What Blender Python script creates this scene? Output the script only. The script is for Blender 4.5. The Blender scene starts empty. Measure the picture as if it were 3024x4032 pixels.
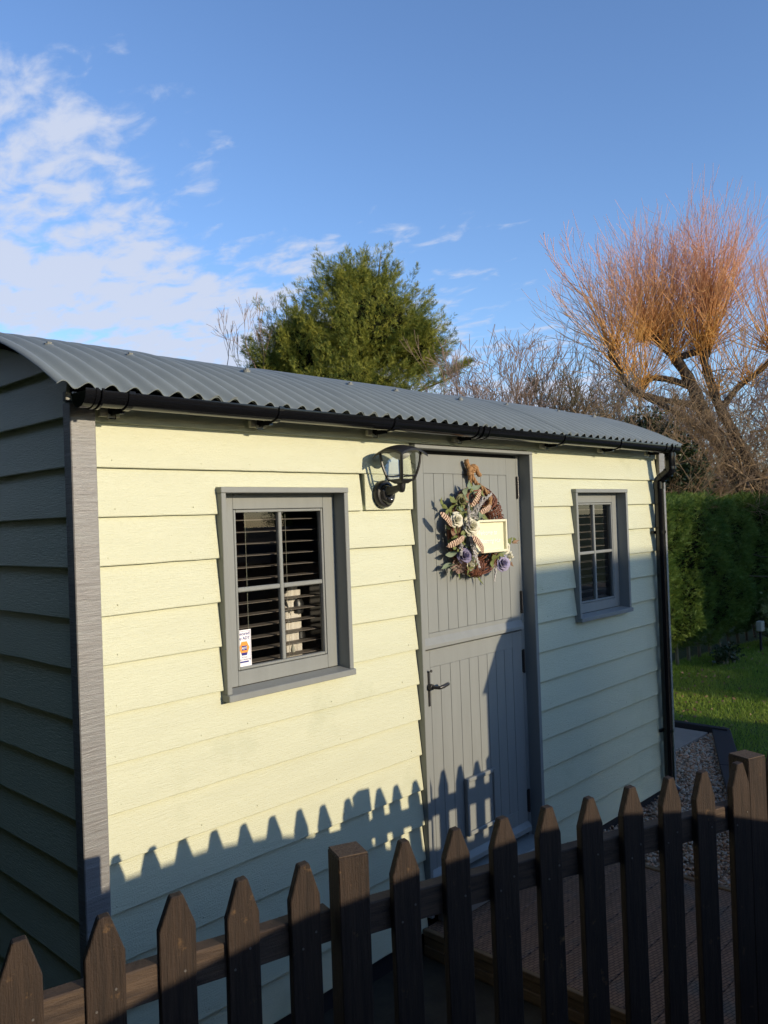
import bpy, bmesh, math, random
import numpy as np
from mathutils import Vector, Matrix, Quaternion
random.seed(7); RNG = np.random.default_rng(7)
SC = bpy.context.scene; COL = SC.collection; PI = math.pi; R = math.radians

# ------------------------------------------------------------------ camera
cam = bpy.data.cameras.new('camera'); co = bpy.data.objects.new('camera', cam); COL.objects.link(co)
yaw, pit, rol = .8138, .0092, -.0354
fw = Vector((math.sin(yaw)*math.cos(pit), math.cos(yaw)*math.cos(pit), math.sin(pit)))
rt = Vector((math.cos(yaw), -math.sin(yaw), 0)); up = rt.cross(fw)
rt2 = rt*math.cos(rol)+up*math.sin(rol); up2 = -rt*math.sin(rol)+up*math.cos(rol)
M = Matrix((rt2, up2, -fw)).transposed().to_4x4(); M.translation = Vector((-1.3078, -2.5447, 2.02))
co.matrix_world = M
cam.sensor_fit = 'VERTICAL'; cam.sensor_height = 36; cam.lens = 28.69
cam.clip_start = .05; cam.clip_end = 2000; SC.camera = co

# ------------------------------------------------------------------ sun, sky, exposure
TO_SUN = Vector((.1448, -1, .2439)).normalized()
sl = bpy.data.lights.new('sun', 'SUN'); so = bpy.data.objects.new('sun', sl); COL.objects.link(so)
sl.energy = 3.0; sl.angle = R(.53); sl.color = (1, .83, .60)
so.rotation_euler = TO_SUN.to_track_quat('Z', 'Y').to_euler(); so.location = (2, -20, 12)
W = bpy.data.worlds.new('World'); SC.world = W; W.use_nodes = True
nt = W.node_tree; nt.nodes.clear()
def N(t, typ, **kw):
    n = t.nodes.new(typ)
    for k, v in kw.items():
        if k in n.inputs: n.inputs[k].default_value = v
        else: setattr(n, k, v)
    return n
def math_(t, op, a, b=None, c=None, clamp=False):
    n = t.nodes.new('ShaderNodeMath'); n.operation = op; n.use_clamp = clamp
    for i, v in enumerate((a, b, c)):
        if v is None: continue
        if isinstance(v, (int, float)): n.inputs[i].default_value = v
        else: t.links.new(v, n.inputs[i])
    return n.outputs[0]
sky = N(nt, 'ShaderNodeTexSky'); sky.sky_type = 'NISHITA'; sky.sun_disc = False
sky.sun_elevation = math.asin(TO_SUN.z); sky.sun_rotation = math.atan2(TO_SUN.x, TO_SUN.y)
sky.air_density = 1.0; sky.dust_density = .3; sky.ozone_density = 2.0; sky.altitude = 50
tc = N(nt, 'ShaderNodeTexCoord')
sep = N(nt, 'ShaderNodeSeparateXYZ'); nt.links.new(tc.outputs['Generated'], sep.inputs[0])
den = math_(nt, 'ADD', math_(nt, 'MAXIMUM', sep.outputs[2], 0), .12)
cmb = N(nt, 'ShaderNodeCombineXYZ')
nt.links.new(math_(nt, 'DIVIDE', sep.outputs[0], den), cmb.inputs[0])
nt.links.new(math_(nt, 'DIVIDE', sep.outputs[1], den), cmb.inputs[1])
mp = N(nt, 'ShaderNodeMapping'); nt.links.new(cmb.outputs[0], mp.inputs[0])
mp.inputs['Rotation'].default_value = (0, 0, R(35)); mp.inputs['Scale'].default_value = (1.0, .62, 1)
mp.inputs['Location'].default_value = (3.1, 1.7, 0)
n1 = N(nt, 'ShaderNodeTexNoise', Scale=13.0, Detail=8.0, Roughness=.55, Distortion=.3); nt.links.new(mp.outputs[0], n1.inputs['Vector'])
n2 = N(nt, 'ShaderNodeTexNoise', Scale=2.3, Detail=3.0); nt.links.new(mp.outputs[0], n2.inputs['Vector'])
dot = N(nt, 'ShaderNodeVectorMath', operation='DOT_PRODUCT'); nt.links.new(tc.outputs['Generated'], dot.inputs[0])
CLN = (0, 0, 0)
def pix_dir(u, v): return (fw + rt2*((u-1512)/3213) - up2*((v-2016)/3213)).normalized()
d1, d2 = pix_dir(0, 520), pix_dir(1500, 1200)
nn = d1.cross(d2).normalized()
if nn.dot(pix_dir(200, 1300)) < 0: nn = -nn
dot.inputs[1].default_value = nn
# a broad bank of broken cloud on one side of the sky, thinning towards the clear side
side = math_(nt, 'MULTIPLY', dot.outputs['Value'], 2.2)
side = math_(nt, 'MINIMUM', math_(nt, 'MAXIMUM', side, -.52), .25)
cv = math_(nt, 'ADD', math_(nt, 'ADD', n1.outputs[0], math_(nt, 'MULTIPLY', math_(nt, 'SUBTRACT', n2.outputs[0], .5), .95)), side)
cv = math_(nt, 'MULTIPLY', math_(nt, 'SUBTRACT', cv, .42), 3.1, clamp=True)
cvs = N(nt, 'ShaderNodeMapRange', interpolation_type='SMOOTHSTEP'); nt.links.new(cv, cvs.inputs[0])
lowf = N(nt, 'ShaderNodeMapRange', interpolation_type='SMOOTHSTEP'); nt.links.new(sep.outputs[2], lowf.inputs[0])
lowf.inputs[1].default_value = -.02; lowf.inputs[2].default_value = .05
camt = math_(nt, 'MULTIPLY', math_(nt, 'MULTIPLY', cvs.outputs[0], .92), lowf.outputs[0])
tint = N(nt, 'ShaderNodeMix', data_type='RGBA', blend_type='MULTIPLY'); tint.inputs[0].default_value = 1
nt.links.new(sky.outputs[0], tint.inputs[6]); tint.inputs[7].default_value = (.80, .91, 1.14, 1)
cm = N(nt, 'ShaderNodeMix', data_type='RGBA'); nt.links.new(camt, cm.inputs[0])
nt.links.new(tint.outputs[2], cm.inputs[6]); cm.inputs[7].default_value = (2.95, 3.25, 4.0, 1)
bg = N(nt, 'ShaderNodeBackground', Strength=.15); nt.links.new(cm.outputs[2], bg.inputs[0])
wo = N(nt, 'ShaderNodeOutputWorld'); nt.links.new(bg.outputs[0], wo.inputs[0])
SC.view_settings.view_transform = 'Standard'; SC.view_settings.look = 'None'
SC.view_settings.exposure = 0.53; SC.view_settings.gamma = 1
try: SC.view_settings.use_curve_mapping = False
except Exception: pass
SC.render.engine = 'CYCLES'; SC.cycles.max_bounces = 6; SC.cycles.transparent_max_bounces = 12

# ------------------------------------------------------------------ materials
def mat(name, col, rough=.6, spec=.4, metal=0, col2=None, nscale=6, nstretch=(1, 1, 1), nmix=.5, bump=0, bscale=60,
        bstretch=(1, 1, 1), island=0, col3=None, c3scale=2, c3amt=0, translucent=0, coat=0, fine=0, rvar=0):
    m = bpy.data.materials.new(name); m.use_nodes = True; t = m.node_tree; b = t.nodes['Principled BSDF']
    b.inputs['Base Color'].default_value = (*col, 1); b.inputs['Roughness'].default_value = rough
    b.inputs['Specular IOR Level'].default_value = spec; b.inputs['Metallic'].default_value = metal
    if coat: b.inputs['Coat Weight'].default_value = coat
    g = N(t, 'ShaderNodeNewGeometry')
    def noise(scale, stretch, detail=5, rough_=.6):
        mpn = N(t, 'ShaderNodeMapping'); t.links.new(g.outputs['Position'], mpn.inputs[0])
        mpn.inputs['Scale'].default_value = stretch
        n = N(t, 'ShaderNodeTexNoise', Scale=scale, Detail=float(detail), Roughness=rough_); t.links.new(mpn.outputs[0], n.inputs['Vector'])
        return n.outputs[0]
    cur = None
    if col2:
        mx = N(t, 'ShaderNodeMix', data_type='RGBA'); mx.inputs[6].default_value = (*col, 1); mx.inputs[7].default_value = (*col2, 1)
        f = noise(nscale, nstretch)
        f = math_(t, 'MULTIPLY', math_(t, 'SUBTRACT', f, .5), 2.6)
        f = math_(t, 'ADD', f, .5)
        if island:
            f = math_(t, 'ADD', f, math_(t, 'MULTIPLY', math_(t, 'SUBTRACT', g.outputs['Random Per Island'], .5), island))
        f = math_(t, 'MULTIPLY', f, nmix*2, clamp=True)
        t.links.new(f, mx.inputs[0]); cur = mx.outputs[2]
    if col3:
        f = noise(c3scale, (1, 1, 1), 6, .65)
        f = math_(t, 'MULTIPLY', math_(t, 'SUBTRACT', f, 1-c3amt), 7, clamp=True)
        mx3 = N(t, 'ShaderNodeMix', data_type='RGBA'); t.links.new(f, mx3.inputs[0])
        if cur: t.links.new(cur, mx3.inputs[6])
        else: mx3.inputs[6].default_value = (*col, 1)
        mx3.inputs[7].default_value = (*col3, 1); cur = mx3.outputs[2]
    if cur: t.links.new(cur, b.inputs['Base Color'])
    if rvar:
        f = math_(t, 'ADD', math_(t, 'MULTIPLY', math_(t, 'SUBTRACT', noise(9, bstretch), .5), rvar*2), rough, clamp=True)
        t.links.new(f, b.inputs['Roughness'])
    if bump:
        h = noise(bscale, bstretch, 6, .65)
        if fine: h = math_(t, 'ADD', h, math_(t, 'MULTIPLY', noise(bscale*7, (1, 1, 1), 2), fine))
        bp = N(t, 'ShaderNodeBump', Strength=min(1, bump*1.0), Distance=.004); t.links.new(h, bp.inputs['Height'])
        t.links.new(bp.outputs[0], b.inputs['Normal'])
    if translucent:
        o = t.nodes['Material Output']; tr = N(t, 'ShaderNodeBsdfTranslucent')
        if cur: t.links.new(cur, tr.inputs[0])
        else: tr.inputs[0].default_value = (*col, 1)
        ms = N(t, 'ShaderNodeMixShader'); ms.inputs[0].default_value = translucent
        t.links.new(b.outputs[0], ms.inputs[1]); t.links.new(tr.outputs[0], ms.inputs[2]); t.links.new(ms.outputs[0], o.inputs[0])
    return m
CREAM = mat('sage_paint', (.59, .61, .44), .42, .5, col2=(.555, .575, .415), nscale=3, nstretch=(.6, 1, 5), nmix=.5, bump=.6, bscale=26, bstretch=(.8, 1, 9), fine=.6, rvar=.14, col3=(.50, .525, .365), c3scale=2.2, c3amt=.42)
CREAMV = mat('sage_paint_gable', (.55, .60, .43), .34, .5, col2=(.50, .545, .39), nscale=3, nstretch=(1, .6, 5), nmix=.5, bump=.55, bscale=26, bstretch=(1, .8, 9), fine=.5, rvar=.1)
GREY = mat('grey_paint', (.242, .258, .248), .45, .45, col2=(.222, .237, .228), nscale=4, nstretch=(5, 5, .6), bump=.14, bscale=40, bstretch=(6, 6, .6), rvar=.1)
GREYH = mat('grey_paint_rough', (.24, .248, .245), .36, .6, col2=(.19, .187, .185), nscale=9, nstretch=(.5, .5, 9), nmix=.6, bump=.7, bscale=30, bstretch=(.35, .35, 3.6), fine=.35, rvar=.2)
BLACKP = mat('black_plastic', (.006, .0065, .008), .13, .45, rvar=.04)
BLACKM = mat('black_metal', (.02, .02, .021), .34, .5, bump=.15, bscale=150)
IRON = mat('black_iron', (.025, .024, .024), .3, .6, bump=.4, bscale=160)
ROOF = mat('grey_roofing', (.245, .28, .275), .5, .35, col2=(.21, .242, .24), nscale=5, nstretch=(2, 1, 1), nmix=.5, bump=.12, bscale=300, col3=(.30, .30, .25), c3scale=7, c3amt=.36)
BOLT = mat('bolt_cap', (.26, .27, .25), .5)
PLAST = mat('beige_bracket', (.42, .41, .33), .45)
CORE = mat('foliage_shade', (.012, .014, .007), 1, 0)  # near-black colour stands in for the shade inside dense foliage
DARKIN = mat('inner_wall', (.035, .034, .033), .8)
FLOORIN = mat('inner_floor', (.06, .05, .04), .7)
FENCE = mat('brown_fence_wood', (.026, .019, .015), .66, .3, col2=(.052, .035, .025), nscale=14, nstretch=(7, 7, .4), nmix=.55, bump=.9, bscale=34, bstretch=(7, 7, .5), fine=.3, col3=(.20, .12, .055), c3scale=24, c3amt=.37)
RAILW = mat('brown_rail_wood', (.042, .030, .024), .72, .3, col2=(.11, .075, .05), nscale=9, nstretch=(.8, .8, 8), nmix=.5, bump=.8, bscale=30, bstretch=(.7, .7, 7), fine=.3)
ENDW = mat('wood_end_grain', (.13, .095, .065), .85, .2, col2=(.07, .05, .036), nscale=120, nmix=.5, bump=.6, bscale=160)
DECK = mat('deck_wood', (.13, .085, .055), .7, .3, col2=(.085, .058, .042), nscale=7, nstretch=(1, 6, 3), nmix=.5, bump=.5, bscale=40, bstretch=(1, 6, 3), col3=(.09, .095, .08), c3scale=3, c3amt=.45)
DECKE = mat('deck_edge_wood', (.22, .135, .065), .7, .3, col2=(.12, .075, .04), nscale=9, nstretch=(6, .8, 8), nmix=.5, bump=.6, bscale=40, bstretch=(6, .7, 8))
EDGE = mat('dark_edging', (.02, .02, .024), .6, .3, bump=.3, bscale=60)
SLAB = mat('concrete', (.27, .225, .185), .85, .2, col2=(.22, .185, .15), nscale=5, nmix=.5, bump=.4, bscale=90, fine=.4)
SOIL = mat('soil', (.035, .028, .02), .9, .2, col2=(.055, .045, .03), nscale=9, bump=.8, bscale=40)
STONE = mat('pebble', (.46, .25, .14), .6, .35, col2=(.44, .36, .27), nscale=30, nmix=.5, island=1.5, bump=.2, bscale=120, col3=(.24, .12, .09), c3scale=35, c3amt=.42)
GRAVB = mat('gravel_bed', (.18, .11, .07), .9, .2, col2=(.26, .18, .12), nscale=60, bump=1, bscale=60)
ROCK = mat('rock', (.20, .18, .12), .8, .3, col2=(.12, .12, .08), nscale=12, bump=.8, bscale=40)
LAWN = mat('lawn_soil', (.035, .055, .014), .9, .2, col2=(.055, .08, .02), nscale=3, bump=.8, bscale=80)
GRASS = mat('grass_blade', (.16, .28, .03), .55, .3, col2=(.30, .38, .06), nscale=1.3, nmix=.5, island=1.0, translucent=.35, col3=(.22, .19, .07), c3scale=22, c3amt=.33)
CONIF = mat('conifer_leaf', (.075, .125, .024), .6, .3, col2=(.38, .37, .06), nscale=3.2, nmix=.5, island=1.1, translucent=.28, col3=(.20, .12, .025), c3scale=3.5, c3amt=.33)
HEDGE = mat('hedge_leaf', (.05, .115, .02), .6, .3, col2=(.19, .26, .045), nscale=3.0, nmix=.42, island=1.0, translucent=.28)
DARKL = mat('dark_leaf', (.02, .04, .012), .4, .5, col2=(.045, .07, .02), nscale=4, nmix=.5, island=1.0, translucent=.15)
BARK = mat('willow_bark', (.05, .037, .025), .9, .2, col2=(.12, .09, .06), nscale=12, nstretch=(2, 2, .5), bump=1, bscale=22, bstretch=(2, 2, .5))
TWIGB = mat('brown_twig', (.34, .24, .13), .75, .25, col2=(.19, .13, .08), nscale=3, nmix=.5)
TWIGR = mat('pink_twig', (.36, .235, .18), .75, .25, col2=(.24, .18, .12), nscale=3, nmix=.5)
TWIGG = mat('grey_twig', (.27, .245, .27), .8, .2, col2=(.20, .18, .20), nscale=.4, nmix=.5)
STEMD = mat('dark_stem', (.10, .085, .06), .85, .2, col2=(.20, .17, .10), nscale=6, nmix=.5)
FARW = mat('far_wood', (.10, .09, .095), .9, .1, col2=(.15, .12, .12), nscale=.6)
# willow shoots: amber at the foot, wine red at the young tips
SHOOT = mat('willow_shoot', (.40, .20, .04), .55, .4)
t = SHOOT.node_tree; g = N(t, 'ShaderNodeNewGeometry'); s = N(t, 'ShaderNodeSeparateXYZ'); t.links.new(g.outputs['Position'], s.inputs[0])
mr = N(t, 'ShaderNodeMapRange'); t.links.new(s.outputs[2], mr.inputs[0]); mr.inputs[1].default_value = 4.7; mr.inputs[2].default_value = 6.6
ns = N(t, 'ShaderNodeTexNoise', Scale=2.5); t.links.new(g.outputs['Position'], ns.inputs['Vector'])
f = math_(t, 'ADD', mr.outputs[0], math_(t, 'MULTIPLY', math_(t, 'SUBTRACT', ns.outputs[0], .5), .9), clamp=True)
mx = N(t, 'ShaderNodeMix', data_type='RGBA'); t.links.new(f, mx.inputs[0]); mx.inputs[6].default_value = (.78, .43, .11, 1); mx.inputs[7].default_value = (.72, .38, .27, 1)
t.links.new(mx.outputs[2], t.nodes['Principled BSDF'].inputs['Base Color'])
def glass_mat(name, refl=.9, tintc=(.93, .95, .95)):
    m = bpy.data.materials.new(name); m.use_nodes = True; t = m.node_tree; t.nodes.remove(t.nodes['Principled BSDF'])
    tr = N(t, 'ShaderNodeBsdfTransparent'); tr.inputs[0].default_value = (*tintc, 1)
    gl = N(t, 'ShaderNodeBsdfGlossy', Roughness=.01); fr = N(t, 'ShaderNodeFresnel', IOR=1.5)
    ms = N(t, 'ShaderNodeMixShader'); t.links.new(math_(t, 'MULTIPLY', fr.outputs[0], refl), ms.inputs[0])
    t.links.new(tr.outputs[0], ms.inputs[1]); t.links.new(gl.outputs[0], ms.inputs[2]); t.links.new(ms.outputs[0], t.nodes['Material Output'].inputs[0])
    return m
GLASS = glass_mat('window_glass', 1.8); LGLASS = glass_mat('lantern_glass', .3)

# ------------------------------------------------------------------ mesh helpers
def wloc(o):
    v = Vector(o.location)
    while o.parent: o = o.parent; v += o.location
    return v
def link(name, me, m, parent=None, origin=None):
    o = bpy.data.objects.new(name, me); COL.objects.link(o)
    if m and not me.materials: me.materials.append(m)
    o.location = Vector(origin if origin is not None else (0, 0, 0)) - (wloc(parent) if parent else Vector((0, 0, 0)))
    if parent: o.parent = parent
    return o
class MB:
    def __init__(s): s.v = []; s.f = []
    def poly(s, pts, faces):
        n = len(s.v); s.v += [tuple(p) for p in pts]; s.f += [tuple(i+n for i in f) for f in faces]; return s
    def box(s, x0, x1, y0, y1, z0, z1):
        return s.poly([(x0, y0, z0), (x1, y0, z0), (x1, y1, z0), (x0, y1, z0), (x0, y0, z1), (x1, y0, z1), (x1, y1, z1), (x0, y1, z1)],
                      [(0, 3, 2, 1), (4, 5, 6, 7), (0, 1, 5, 4), (1, 2, 6, 5), (2, 3, 7, 6), (3, 0, 4, 7)])
    def prism(s, pts, vec):
        n = len(pts); a = [Vector(p) for p in pts]; b = [p+Vector(vec) for p in a]
        return s.poly(a+b, [tuple(range(n-1, -1, -1)), tuple(range(n, 2*n))]+[(i, (i+1) % n, n+(i+1) % n, n+i) for i in range(n)])
    def tube(s, pts, rad, n=8, cap=True):
        pts = [Vector(p) for p in pts]; rs = rad if isinstance(rad, (list, tuple)) else [rad]*len(pts)
        base = len(s.v); side = None
        for i, p in enumerate(pts):
            d = (pts[min(i+1, len(pts)-1)]-pts[max(i-1, 0)]).normalized()
            if side is None: side = d.cross(Vector((0, 0, 1)) if abs(d.z) < .9 else Vector((1, 0, 0))).normalized()
            else: side = (side - d*side.dot(d)).normalized()
            w = d.cross(side)
            for k in range(n):
                a = 2*PI*k/n; s.v.append(tuple(p+(side*math.cos(a)+w*math.sin(a))*rs[i]))
        for i in range(len(pts)-1):
            for k in range(n):
                a, b = base+i*n+k, base+i*n+(k+1) % n; s.f.append((a, b, b+n, a+n))
        if cap:
            s.f.append(tuple(base+k for k in range(n-1, -1, -1))); s.f.append(tuple(base+(len(pts)-1)*n+k for k in range(n)))
        return s
    def lathe(s, prof, center, axis='z', n=24):
        base = len(s.v)
        for r, h in prof:
            for k in range(n):
                a = 2*PI*k/n; c, d = r*math.cos(a), r*math.sin(a)
                p = {'z': (c, d, h), 'y': (c, h, d), 'x': (h, c, d)}[axis]
                s.v.append(tuple(Vector(p)+Vector(center)))
        for i in range(len(prof)-1):
            for k in range(n):
                a, b = base+i*n+k, base+i*n+(k+1) % n; s.f.append((a, b, b+n, a+n))
        s.f.append(tuple(base+k for k in range(n))); s.f.append(tuple(base+(len(prof)-1)*n+k for k in range(n)))
        return s
    def build(s, name, m, parent=None, bevel=0, smooth=False, jit=0):
        vs = np.array(s.v); o = (vs.min(0)+vs.max(0))/2; o[2] = vs[:, 2].min()
        bm = bmesh.new(); bv = [bm.verts.new(Vector(p)-Vector(o)) for p in s.v]
        for f in s.f:
            try: bm.faces.new([bv[i] for i in f])
            except ValueError: pass
        bmesh.ops.recalc_face_normals(bm, faces=bm.faces)
        if bevel:
            bmesh.ops.bevel(bm, geom=[e for e in bm.edges if len(e.link_faces) == 2 and e.calc_face_angle(0) > .5], offset=bevel, segments=1, affect='EDGES', profile=.5)
        if smooth:
            for f in bm.faces: f.smooth = True
        me = bpy.data.meshes.new(name); bm.to_mesh(me); bm.free()
        if smooth:
            try: me.set_sharp_from_angle(angle=R(40))
            except Exception: pass
        return link(name, me, m, parent, o)
def arr_mesh(name, V, F, m, parent=None, origin=(0, 0, 0), smooth=False):
    V = np.asarray(V, dtype=np.float32)-np.array(origin, dtype=np.float32); F = np.asarray(F, dtype=np.int32); k = F.shape[1]
    me = bpy.data.meshes.new(name); me.vertices.add(len(V)); me.vertices.foreach_set('co', V.ravel())
    me.loops.add(F.size); me.loops.foreach_set('vertex_index', F.ravel())
    me.polygons.add(len(F)); me.polygons.foreach_set('loop_start', np.arange(0, F.size, k, dtype=np.int32))
    me.update(calc_edges=True)
    if smooth: me.polygons.foreach_set('use_smooth', np.ones(len(F), dtype=bool))
    return link(name, me, m, parent, origin)
def empty(name, loc, label, cat, group=None):
    o = bpy.data.objects.new(name, None); COL.objects.link(o); o.location = loc; o.empty_display_size = .1
    o['label'] = label; o['category'] = cat
    if group: o['group'] = group
    return o
def tag(o, label, cat, group=None):
    o['label'] = label; o['category'] = cat
    if group: o['group'] = group
    return o
def struct(o): o['kind'] = 'structure'; return o
def stuff(o): o['kind'] = 'stuff'; return o
def box(name, m, parent, *b, bevel=.002): return MB().box(*b).build(name, m, parent, bevel=bevel)
# segments -> thin tubes, vectorised
def seg_mesh(S, sides=3):
    S = np.asarray(S, dtype=np.float64); P0, P1, r0, r1 = S[:, :3], S[:, 3:6], S[:, 6], S[:, 7]
    D = P1-P0; D /= np.linalg.norm(D, axis=1)[:, None]+1e-9
    ref = np.where(np.abs(D[:, 2:3]) < .9, np.array([[0, 0, 1.]]), np.array([[1., 0, 0]]))
    A = np.cross(D, ref); A /= np.linalg.norm(A, axis=1)[:, None]+1e-9; B = np.cross(D, A)
    V = []
    for P, r in ((P0, r0), (P1, r1)):
        for k in range(sides):
            a = 2*PI*k/sides; V.append(P+(A*math.cos(a)+B*math.sin(a))*r[:, None])
    V = np.stack(V, 1); n = len(S); base = (np.arange(n)*2*sides)[:, None]
    F = np.concatenate([base+np.array([k, (k+1) % sides, sides+(k+1) % sides, sides+k]) for k in range(sides)])
    return V.reshape(-1, 3), F
# sprays of scale leaves: a flat fan of fingers
def spray_template(fingers=7, seed=0):
    rr = random.Random(seed); T = [((0, -.03, 0), (0, .03, 0), (1, 0, .02))]
    for i in range(fingers):
        x = .12+.75*i/fingers; sgn = 1 if i % 2 else -1; L = .42*(1-.55*x)+.05*rr.random(); a = .75
        ex, ey = x+L*math.cos(a), sgn*L*math.sin(a); wx, wy = -math.sin(a)*.05*sgn, math.cos(a)*.05
        zz = rr.uniform(-.06, .06)
        T.append(((x-.04, 0, 0), (x+.08, 0, 0), (ex, ey, zz)))
        T.append(((x+.02, 0, 0), (x+L*.5*math.cos(a)+abs(wx), sgn*(L*.5*math.sin(a)+.02), zz), (ex*.93+.03, ey*.78, zz)))
    return np.array(T)
def sprays(P, D, size, T, flat=None):
    """P positions, D directions (N,3), size (N)"""
    n = len(P); D = D/(np.linalg.norm(D, axis=1)[:, None]+1e-9)
    ref = RNG.normal(size=(n, 3)) if flat is None else flat+RNG.normal(size=(n, 3))*.5
    B = np.cross(D, ref); B /= np.linalg.norm(B, axis=1)[:, None]+1e-9; C = np.cross(D, B)
    q = T.reshape(-1, 3)*1.0
    V = P[:, None, :]+size[:, None, None]*(q[None, :, 0:1]*D[:, None, :]+q[None, :, 1:2]*B[:, None, :]+q[None, :, 2:3]*C[:, None, :])
    V = V.reshape(-1, 3); return V, np.arange(len(V)).reshape(-1, 3)

# ================================================================== SETTING: ground
def sheet(name, pts, z, m):
    mb = MB(); mb.poly([(x, y, z) for x, y in pts], [tuple(range(len(pts)))]); return struct(mb.build(name, m))
sheet('ground', [(-400, -400), (900, -400), (900, 900), (-400, 900)], -.05, LAWN)
sheet('soil', [(-3, -2.6), (2.9, -2.6), (2.9, .3), (-3, .3)], -.02, SOIL)
TARM = mat('tarmac', (.19, .165, .135), .9, .2, col2=(.25, .21, .17), nscale=80, bump=.5, bscale=120)
sheet('driveway', [(-6, -9), (20, -9), (20, -2.1), (-6, -2.1)], -.01, TARM)
GR = [(2.80, -2.05), (4.1, -2.05), (3.3, -.95), (4.35, -.43), (5.32, .03), (5.92, .27), (5.95, .40), (4.2, .42), (4.2, .10), (2.80, .10)]
sheet('gravel', GR, .0, GRAVB)
sheet('lawn', [(2.5, -2.1), (40, -2.1), (40, 1.9), (5.0, 3.0), (5.99, .25), (4.3, -.5), (3.3, -1.0)], .015, LAWN)
def inpoly(X, Y, poly):
    c = np.zeros(len(X), bool); j = len(poly)-1
    for i in range(len(poly)):
        xi, yi = poly[i]; xj, yj = poly[j]
        c ^= ((yi > Y) != (yj > Y)) & (X < (xj-xi)*(Y-yi)/(yj-yi+1e-12)+xi); j = i
    return c
# pebbles
n = 34000; X = RNG.uniform(2.8, 5.96, n); Y = RNG.uniform(-2.0, .42, n); k = inpoly(X, Y, GR); X, Y = X[k], Y[k]; n = len(X)
ph = (1+5**.5)/2
ico = np.array([(-1, ph, 0), (1, ph, 0), (-1, -ph, 0), (1, -ph, 0), (0, -1, ph), (0, 1, ph), (0, -1, -ph), (0, 1, -ph), (ph, 0, -1), (ph, 0, 1), (-ph, 0, -1), (-ph, 0, 1)])/1.9
icof = np.array([(0, 11, 5), (0, 5, 1), (0, 1, 7), (0, 7, 10), (0, 10, 11), (1, 5, 9), (5, 11, 4), (11, 10, 2), (10, 7, 6), (7, 1, 8), (3, 9, 4), (3, 4, 2), (3, 2, 6), (3, 6, 8), (3, 8, 9), (4, 9, 5), (2, 4, 11), (6, 2, 10), (8, 6, 7), (9, 8, 1)])
sz = RNG.lognormal(math.log(.0085), .33, n); scl = np.stack([sz*RNG.uniform(.8, 1.5, n), sz*RNG.uniform(.7, 1.2, n), sz*RNG.uniform(.45, .85, n)], 1)
q = RNG.normal(size=(n, 4)); q[:, 1:3] *= .35; q /= np.linalg.norm(q, axis=1)[:, None]; w, x, y, z = q.T
RM = np.stack([1-2*(y*y+z*z), 2*(x*y-z*w), 2*(x*z+y*w), 2*(x*y+z*w), 1-2*(x*x+z*z), 2*(y*z-x*w), 2*(x*z-y*w), 2*(y*z+x*w), 1-2*(x*x+y*y)], 1).reshape(-1, 3, 3)
V = (ico[None]*scl[:, None, :]*(1+RNG.uniform(-.18, .18, (n, 12, 1)))) @ RM.transpose(0, 2, 1)
V += np.stack([X, Y, scl[:, 2]*.55+RNG.uniform(0, .018, n)], 1)[:, None, :]
F = (icof[None]+(np.arange(n)*12)[:, None, None]).reshape(-1, 3)
o = stuff(arr_mesh('pebbles', V.reshape(-1, 3), F, STONE, smooth=True)); tag(o, 'brown and grey pebbles spread between the deck and the lawn edging', 'gravel')
# grass
LP = [(5.99, .2), (9.5, -2.0), (14, -2.0), (14, 1.5), (5.2, 2.6), (6.0, 1.2)]
LP2 = [(3.3, -1.05), (6.0, .24), (9.5, -2.0), (4.0, -2.0)]
n = 200000; X = RNG.uniform(3.2, 13, n); Y = RNG.uniform(-2, 2.2, n)
pr_ = RNG.uniform(size=n) < np.clip(1.35-(X-6)*.11, .3, 1)
k = (inpoly(X, Y, LP) | inpoly(X, Y, LP2)) & pr_; X, Y = X[k], Y[k]; n = len(X)
h = RNG.uniform(.018, .048, n); a = RNG.uniform(0, 2*PI, n); wd = RNG.uniform(.0016, .0034, n)+.0006*(X-5)*.5; ln = RNG.normal(0, .016, (n, 2))
b0 = np.stack([X, Y, np.full(n, .014)], 1); wv = np.stack([np.cos(a)*wd, np.sin(a)*wd, np.zeros(n)], 1)
tip = b0+np.stack([ln[:, 0], ln[:, 1], h], 1)
V = np.stack([b0-wv, b0+wv, tip], 1).reshape(-1, 3)
o = stuff(arr_mesh('grass', V, np.arange(len(V)).reshape(-1, 3), GRASS)); tag(o, 'short mown green grass beyond the dark timber edging', 'grass')
# slab beside the hut and the timber edging round the gravel
slab = MB().box(4.32, 5.885, .40, 2.6, -.03, .035).build('paving_slab', SLAB, bevel=.004); tag(slab, 'plain concrete slab on the ground at the far end of the hut', 'paving slab')
ed = empty('lawn_edging', (5.3, 0, 0), 'low dark timber boards edging the lawn beside the gravel', 'edging')
def plank(p, q_, w_, z0, z1, name, m, par, bevel=.003):
    d = (Vector(q_)-Vector(p)).normalized(); s_ = Vector((-d.y, d.x))*w_
    return MB().prism([(p[0], p[1], z0), (q_[0], q_[1], z0), (q_[0]+s_.x, q_[1]+s_.y, z0), (p[0]+s_.x, p[1]+s_.y, z0)], (0, 0, z1-z0)).build(name, m, par, bevel=bevel)
plank((5.985, .245), (5.985, 2.6), .06, -.03, .075, 'edging_board', EDGE, ed)
plank((5.02, -.20), (5.985, .24), .15, -.03, .06, 'edging_board', EDGE, ed)
plank((3.95, -.71), (5.01, -.205), .15, -.03, .06, 'edging_board', EDGE, ed)
plank((3.0, -1.16), (3.94, -.715), .15, -.03, .06, 'edging_board', EDGE, ed)

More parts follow.
